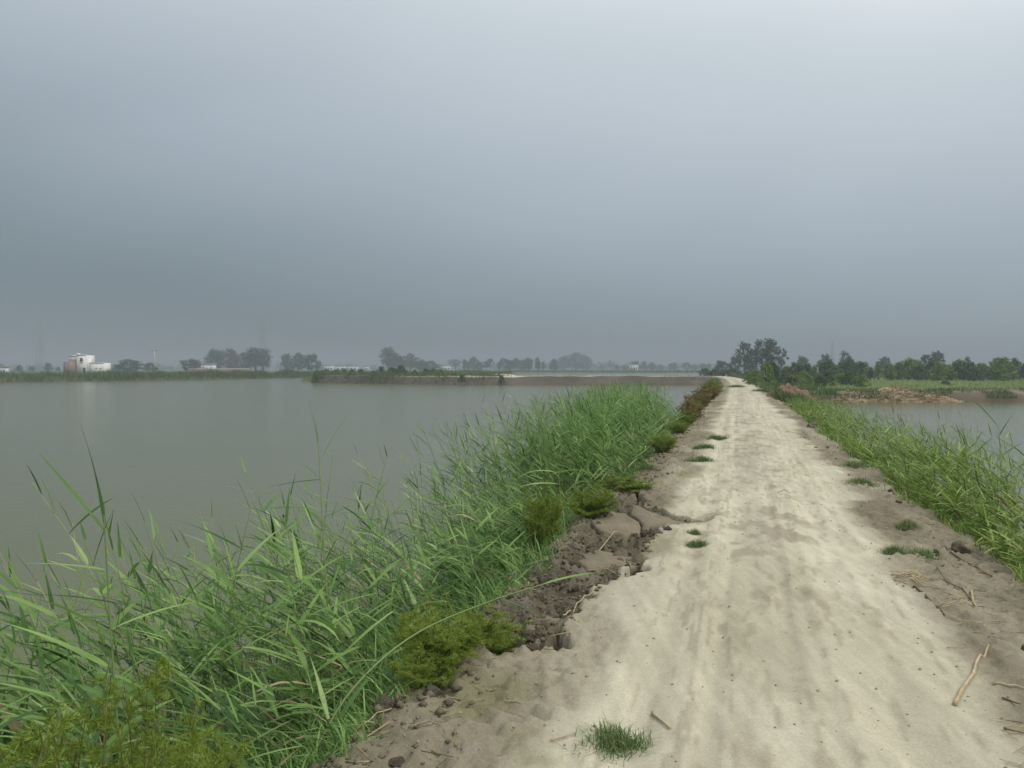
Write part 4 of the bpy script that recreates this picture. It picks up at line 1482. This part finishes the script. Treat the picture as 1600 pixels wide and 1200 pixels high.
# trees along the left skyline
for u, y, vt, k, w, lab in [(203, 300, 561, 'round', 1.5, 'round green tree right of the white house'),
                            (232, 330, 566, 'round', 1.0, 'low tree behind the utility pole'),
                            (297, 320, 561, 'round', 1.3, 'round green tree at the end of the low brick wall'),
                            (338, 420, 545, 'round', .85, 'dark tree at the left end of the big clump behind the far bank'),
                            (360, 430, 544, 'round', .8, 'dark tree in the left half of the big clump behind the far bank'),
                            (378, 425, 550, 'round', .8, 'lower dark tree in the middle of the big clump behind the far bank'),
                            (400, 400, 543, 'tall', 1.5, 'tall dark tree in the right half of the big clump behind the far bank'),
                            (411, 405, 545, 'tall', 1.3, 'tall dark tree at the right end of the big clump behind the far bank'),
                            (448, 430, 552, 'round', .7, 'pale tree at the left of the second clump behind the far bank'),
                            (465, 400, 551, 'round', .8, 'tree in the middle of the second clump behind the far bank'),
                            (488, 380, 553, 'round', .8, 'yellow-green tree at the right of the second clump behind the far bank'),
                            (607, 470, 543, 'tall', 1.2, 'tall slim tree standing out above the dam'),
                            (616, 480, 550, 'tall', 1.4, 'slim tree just right of the tall one above the dam'),
                            (626, 480, 554, 'tall', 1.2, 'shorter slim tree in the group above the dam'),
                            (641, 480, 552, 'tall', 1.3, 'last slim tree of the group above the dam'),
                            (655, 470, 562, 'round', 1.1, 'bushy low tree right of the slim trees above the dam'),
                            (672, 470, 563, 'round', 1.2, 'bushy low tree between the slim trees and the pale hut'),
                            (712, 600, 561, 'open', 1.2, 'small hazy tree right of the pale hut'),
                            (868, 720, 563, 'round', 1.0, 'hazy tree at the left foot of the round far clump'),
                            (880, 720, 556, 'round', .9, 'hazy tree left in the round far clump'),
                            (900, 720, 550, 'round', 1.0, 'tallest hazy tree of the round far clump'),
                            (918, 730, 556, 'round', .9, 'hazy tree right in the round far clump'),
                            (955, 760, 563, 'open', .9, 'hazy tree alone right of the round far clump')]:
    tree('hazy_tree', u, y * 1.5, vt, k, lab, None, w * 1.4)
# hazy row between
r = np.random.RandomState(88)
for u in np.linspace(725, 862, 17):
    tree('hazy_tree', u + r.uniform(-4, 4), r.uniform(700, 800), r.uniform(557, 565), ['round', 'tall', 'round', 'open'][r.randint(4)],
         'hazy tree in the even row left of the round far clump', 'row of far trees', r.uniform(.8, 1.2))
for u in np.linspace(965, 1110, 12):
    tree('hazy_tree', u + r.uniform(-5, 5), r.uniform(850, 1000), r.uniform(563, 571), 'round', 'faint tree in the low row left of the track end', 'faint low far trees', r.uniform(.9, 1.4))
for u in np.linspace(5, 190, 9):
    tree('hazy_tree', u + r.uniform(-8, 8), r.uniform(520, 650), r.uniform(566, 573), 'round', 'faint tree low on the skyline around the white house', 'faint trees round the house', r.uniform(1.0, 1.5))
# trees above the right-hand scrub
for u, y, vt, k, w, lab in [(1290, 330, 551, 'tall', 1.1, 'slim tree above the scrub, leftmost of the far right group'),
                            (1320, 330, 549, 'open', .9, 'round-headed tree above the scrub beside the slim one'),
                            (1384, 320, 556, 'open', 1.0, 'hazy tree above the scrub left of the tall one'),
                            (1447, 300, 552, 'tall', 1.2, 'hazy tree just left of the tallest above the scrub'),
                            (1465, 290, 546, 'tall', 1.3, 'tallest tree above the scrub beyond the right pond'),
                            (1512, 300, 557, 'tall', 1.0, 'thin tree above the scrub right of the tallest'),
                            (1255, 340, 556, 'round', .9, 'low hazy tree above the left end of the scrub'),
                            (1556, 300, 558, 'open', 1.1, 'hazy tree above the right end of the scrub')]:
    tree('hazy_tree', u, y, vt, k, lab, None, w)
# scrub belt
r = np.random.RandomState(99)
for i, u in enumerate(np.linspace(1216, 1640, 62)):
    yy = 166 + r.uniform(-9, 26) - 10 * ((u - 1216) / 420)
    tree('scrub_tree', u + r.uniform(-4, 4), yy, 565.5 + r.normal(0, 5.0) + (4 if u < 1260 else 0), 'shrub' if r.rand() < .8 else 'tall',
         'green shrub in the dense scrub belt beyond the right field', 'scrub belt', r.uniform(.7, 1.05), z=-.55, cat='shrub', light=r.rand() < .38)
for i, u in enumerate(np.linspace(1222, 1345, 13)):
    tree('scrub_tree', u + r.uniform(-3, 3), r.uniform(98, 125), 584 + r.normal(0, 4), 'shrub',
         'low shrub in front of the scrub belt, behind the red clay heap', 'low shrubs behind the clay heap', r.uniform(.9, 1.5), z=-.5, cat='shrub', light=r.rand() < .5)
tree('scrub_tree', 1181, 92, 576, 'shrub', 'bright yellow-green bush at the right of the far track', None, .85, z=-.1, cat='shrub', light=True)
tree('scrub_tree', 1196, 100, 566, 'shrub', 'mid-green shrub behind the bright yellow-green bush', None, .75, z=-.3, cat='shrub', light=True)
tree('scrub_tree', 1172, 98, 582, 'shrub', 'small light-green bush at the left foot of the bright one', None, 1.0, z=0, cat='shrub', light=True)
tree('scrub_tree', 1207, 112, 562, 'shrub', 'dark green shrub at the left end of the scrub', None, .6, z=-.4, cat='shrub')
tree('scrub_tree', 1478, 118, 594, 'shrub', 'lone dark bush in the light green field', None, 2.2, z=-.6, cat='shrub')
for i, u in enumerate(np.linspace(1100, 1165, 8)):
    tree('scrub_tree', u + r.uniform(-3, 3), r.uniform(185, 230), 577 + r.normal(0, 2), 'shrub', 'low green shrub beyond the bend of the track', 'shrubs beyond the bend', r.uniform(1.3, 2.0), z=-.3, cat='shrub')
for i, u in enumerate(np.linspace(500, 690, 15)):
    tree('scrub_tree', u + r.uniform(-5, 5), r.uniform(186, 230), 576 + r.normal(0, 2.5), 'shrub', 'low green shrub on the grassy tip of the dam', 'shrubs on the dam tip', r.uniform(1.0, 1.6), z=-.2, cat='shrub', light=r.rand() < .3)
for u, y, vt in ((722, 167, 585), (783, 166, 586)):
    tree('scrub_tree', u, y - 2.6, vt, 'shrub', 'dark weed bush at the waterline of the dam, ' + ('left one' if u < 750 else 'right one'), None, .9, z=-1.0, cat='shrub')
# the farthest wood, one mass
r = np.random.RandomState(12)
cl = []
for i in range(420):
    y = r.uniform(1150, 1700)
    x = r.uniform(-.68, .70) * y
    hh = r.uniform(5, 13)
    cl.append((x, y, hh * .5 - 1, hh * .62))
link('far_wood', crown_mesh(9, cl, 26000, 2.4, M_FARW), label='faint wood closing the hazy horizon', cat='wood', kind='stuff')

# ------------------------------------------------------------------ white farm house
HY = 255.0
k = HY / F_PX
hx = (98 - 800) * k
hz = -.55
house = link('farm_house', None, label='white two-storey farm house with a brick side wall on the far bank', cat='house', loc=(hx, HY, hz))


def part(name, mat, parent, *boxes):
    mb = MB()
    for b in boxes:
        mb.box(*b)
    return link(name, mb.mesh(name, mat), parent)


ux = lambda u: (u - 98) * k                       # metres right of the house's left corner
zz_ = lambda v: CAM_H + (576 - v) * k - hz        # metres above its base
part('brick_wall', M_BRICK, house, (ux(98), ux(120), 0.5, 6.0, 0, zz_(565)))
part('brick_pier', M_BRICK, house, (ux(102.5), ux(104), 0.25, .5, 0, zz_(565)))
up = part('upper_storey', M_WHITE, house, (ux(104), ux(119.8), 1.4, 5.6, zz_(565), zz_(556)))
part('parapet', M_WHITE, house, (ux(103.6), ux(119.9), 1.2, 1.4, zz_(556.4), zz_(554.8)))
tw = part('tower_wall', M_WHITE, house, (ux(120), ux(135), 0, 5.2, 0, zz_(555)))
part('tower_parapet', M_WHITE, house, (ux(119.7), ux(123.2), -.15, 1.2, zz_(555), zz_(552)), (ux(123.2), ux(135.3), -.12, .1, zz_(555), zz_(554.0)))
w = part('window', M_PANE, house, (ux(125.4), ux(129.8), -.05, .3, zz_(565), zz_(559)))
part('frame', M_WHITE, w, (ux(125.0), ux(125.4), -.10, .05, zz_(565.3), zz_(558.7)), (ux(129.8), ux(130.2), -.10, .05, zz_(565.3), zz_(558.7)), (ux(127.5), ux(127.7), -.09, -.052, zz_(565), zz_(559)))
part('sill', M_WHITE, w, (ux(124.6), ux(130.6), -.22, .0, zz_(566.2), zz_(565.4)))
d = part('door', M_PANE, house, (ux(130), ux(133.8), -.05, .2, 0.02, zz_(574.6)))
part('lintel', M_WHITE, d, (ux(129.6), ux(134.2), -.14, .0, zz_(574.5), zz_(573.7)))
part('wing_wall', M_WHITE, house, (ux(135), ux(161), .5, 5.0, 0, zz_(567)))
part('wing_parapet', M_WHITE, house, (ux(139.5), ux(161.3), .35, .6, zz_(567), zz_(566.0)))
for u0 in (148, 155):
    part('slit_window', M_PANE, house, (ux(u0), ux(u0 + 3.2), .44, .6, zz_(575.8), zz_(574.8)))
part('pilaster', M_CONC, house, (ux(139.6), ux(141.0), .30, .5, 0, zz_(567)))
part('rooftop_pipe', M_GREYST, house, (ux(140), ux(140.4), 2, 2.1, zz_(567), zz_(561)))

# low brick boundary wall with pale coping behind the far bank
wx0, wx1 = at(292, 330)[0], at(402, 345)[0]
bw = link('boundary_wall', None, label='long low brick wall with pale coping behind the far bank', cat='wall', loc=(wx0, 332, -.4), rot=(0, 0, .12))
Lw = wx1 - wx0
part('brick_face', M_BRICK, bw, (0, Lw, 0, .25, 0, 2.3))
part('coping', M_WHITE, bw, (-.1, Lw + .1, -.08, .33, 2.3, 2.48))
for q in range(6):
    part('pier', M_BRICK, bw, (Lw * q / 5 - .2, Lw * q / 5 + .2, -.14, -.001, 0, 2.29))


def hut(u, y, w_, h_, label, z=-.5, mat=M_WHITE):
    x = (u - 800) / F_PX * y
    o = link('far_building', None, label=label, cat='building', loc=(x, y, z))
    part('wall', mat, o, (-w_ / 2, w_ / 2, 0, w_ * .6, 0, h_))
    part('roof', M_CONC, o, (-w_ / 2 - .4, w_ / 2 + .4, -.4, w_ * .6 + .4, h_, h_ + .35))
    part('door', M_PANE, o, (-w_ * .08, w_ * .08, -.06, .1, .01, h_ * .6))
    for s in (-1, 1):
        part('window', M_PANE, o, (s * w_ * .3 - w_ * .07, s * w_ * .3 + w_ * .07, -.06, .1, h_ * .35, h_ * .65))


hut(513, 760, 9, 5.4, 'white hut, leftmost of the far row left of the slim trees')
hut(528, 780, 13, 5.0, 'widest white building in the far row left of the slim trees')
hut(549, 800, 12, 5.2, 'white building right in the far row left of the slim trees')
hut(572, 800, 6, 5.0, 'small white hut closest to the slim trees')
hut(697, 700, 7, 5.4, 'pale hut right of the bushy trees above the dam')
hut(991, 760, 8, 6.5, 'tiny white hut in the haze left of the track end')
hut(2, 300, 3.5, 3.2, 'pale hut at the far left rim of the picture')
hut(324, 440, 7, 5.0, 'white hut behind the brick wall, under the dark trees')

# utility pole
x, y, _ = at(242, 262)
po = link('utility_pole', None, label='pale utility pole with a transformer right of the white house', cat='pole', loc=(x, y, -.4))
mb = MB()
mb.tube([(0, 0, 0), (-.05, 0, 4), (-.12, 0, 8.6)], [.30, .26, .20], 8)
link('pole', mb.mesh('pole', M_CONC, True), po)
part('crossarm', M_GREYST, po, (-1.0, .8, -.1, .1, 8.3, 8.5))
part('transformer', M_GREYST, po, (.15, .95, -.4, .4, 2.2, 3.4))
part('bracket', M_GREYST, po, (-.3, .9, -.2, .2, 2.0, 2.18))
for s in (-.9, -.15, .7):
    part('insulator', M_CONC, po, (s - .07, s + .07, -.07, .07, 8.5, 8.85))


def pylon(u, y, vt, label):
    x = (u - 800) / F_PX * y
    h = CAM_H + (576 - vt) / F_PX * y
    o = link('power_pylon', None, label=label, cat='pylon', loc=(x, y, -.5))
    legs = MB()
    bw_, tw_ = h * .09, h * .02
    for sx in (-1, 1):
        for sy in (-1, 1):
            legs.tube([(sx * bw_, sy * bw_, 0), (sx * tw_, sy * tw_, h * .7), (0, 0, h)], .04, 4)
            link('leg', legs.mesh('leg', M_GREYST), o)
            legs = MB()
    br = MB()
    for q in range(8):
        z0, z1 = h * .7 * q / 8, h * .7 * (q + 1) / 8
        a, b = bw_ + (tw_ - bw_) * q / 8, bw_ + (tw_ - bw_) * (q + 1) / 8
        for s in (-1, 1):
            br.tube([(-s * a, -a, z0), (s * b, -b, z1)], .03, 4)
            br.tube([(-s * a, a, z0), (s * b, b, z1)], .03, 4)
    link('bracing', br.mesh('bracing', M_GREYST), o)
    for f in (.70, .80, .90):
        ar = MB()
        ar.tube([(-h * .13, 0, h * f), (0, 0, h * (f + .02)), (h * .13, 0, h * f)], .04, 4)
        link('crossarm', ar.mesh('crossarm', M_GREYST), o)


pylon(64, 420, 503, 'faint lattice pylon in the haze left of the white house')
pylon(411, 430, 487, 'faint lattice pylon rising behind the big far clump of trees')
pylon(1300, 430, 528, 'faint lattice pylon above the scrub right of the track')

# ------------------------------------------------------------------ the hazy air
mh = bpy.data.materials.new('haze_air')
mh.use_nodes = True
nt = mh.node_tree
nt.nodes.remove(nt.nodes['Principled BSDF'])
pv = nt.nodes.new('ShaderNodeVolumePrincipled')
pv.inputs['Color'].default_value = (.52, .59, .64, 1)
pv.inputs['Density'].default_value = 0.00095
pv.inputs['Anisotropy'].default_value = 0.0
nt.links.new(pv.outputs[0], nt.nodes['Material Output'].inputs['Volume'])
mb = MB()
mb.box(-2500, 2500, -300, 2550, -3.6, 36)
link('haze', mb.mesh('haze', mh), label='pale humid haze over the whole plain', kind='stuff')
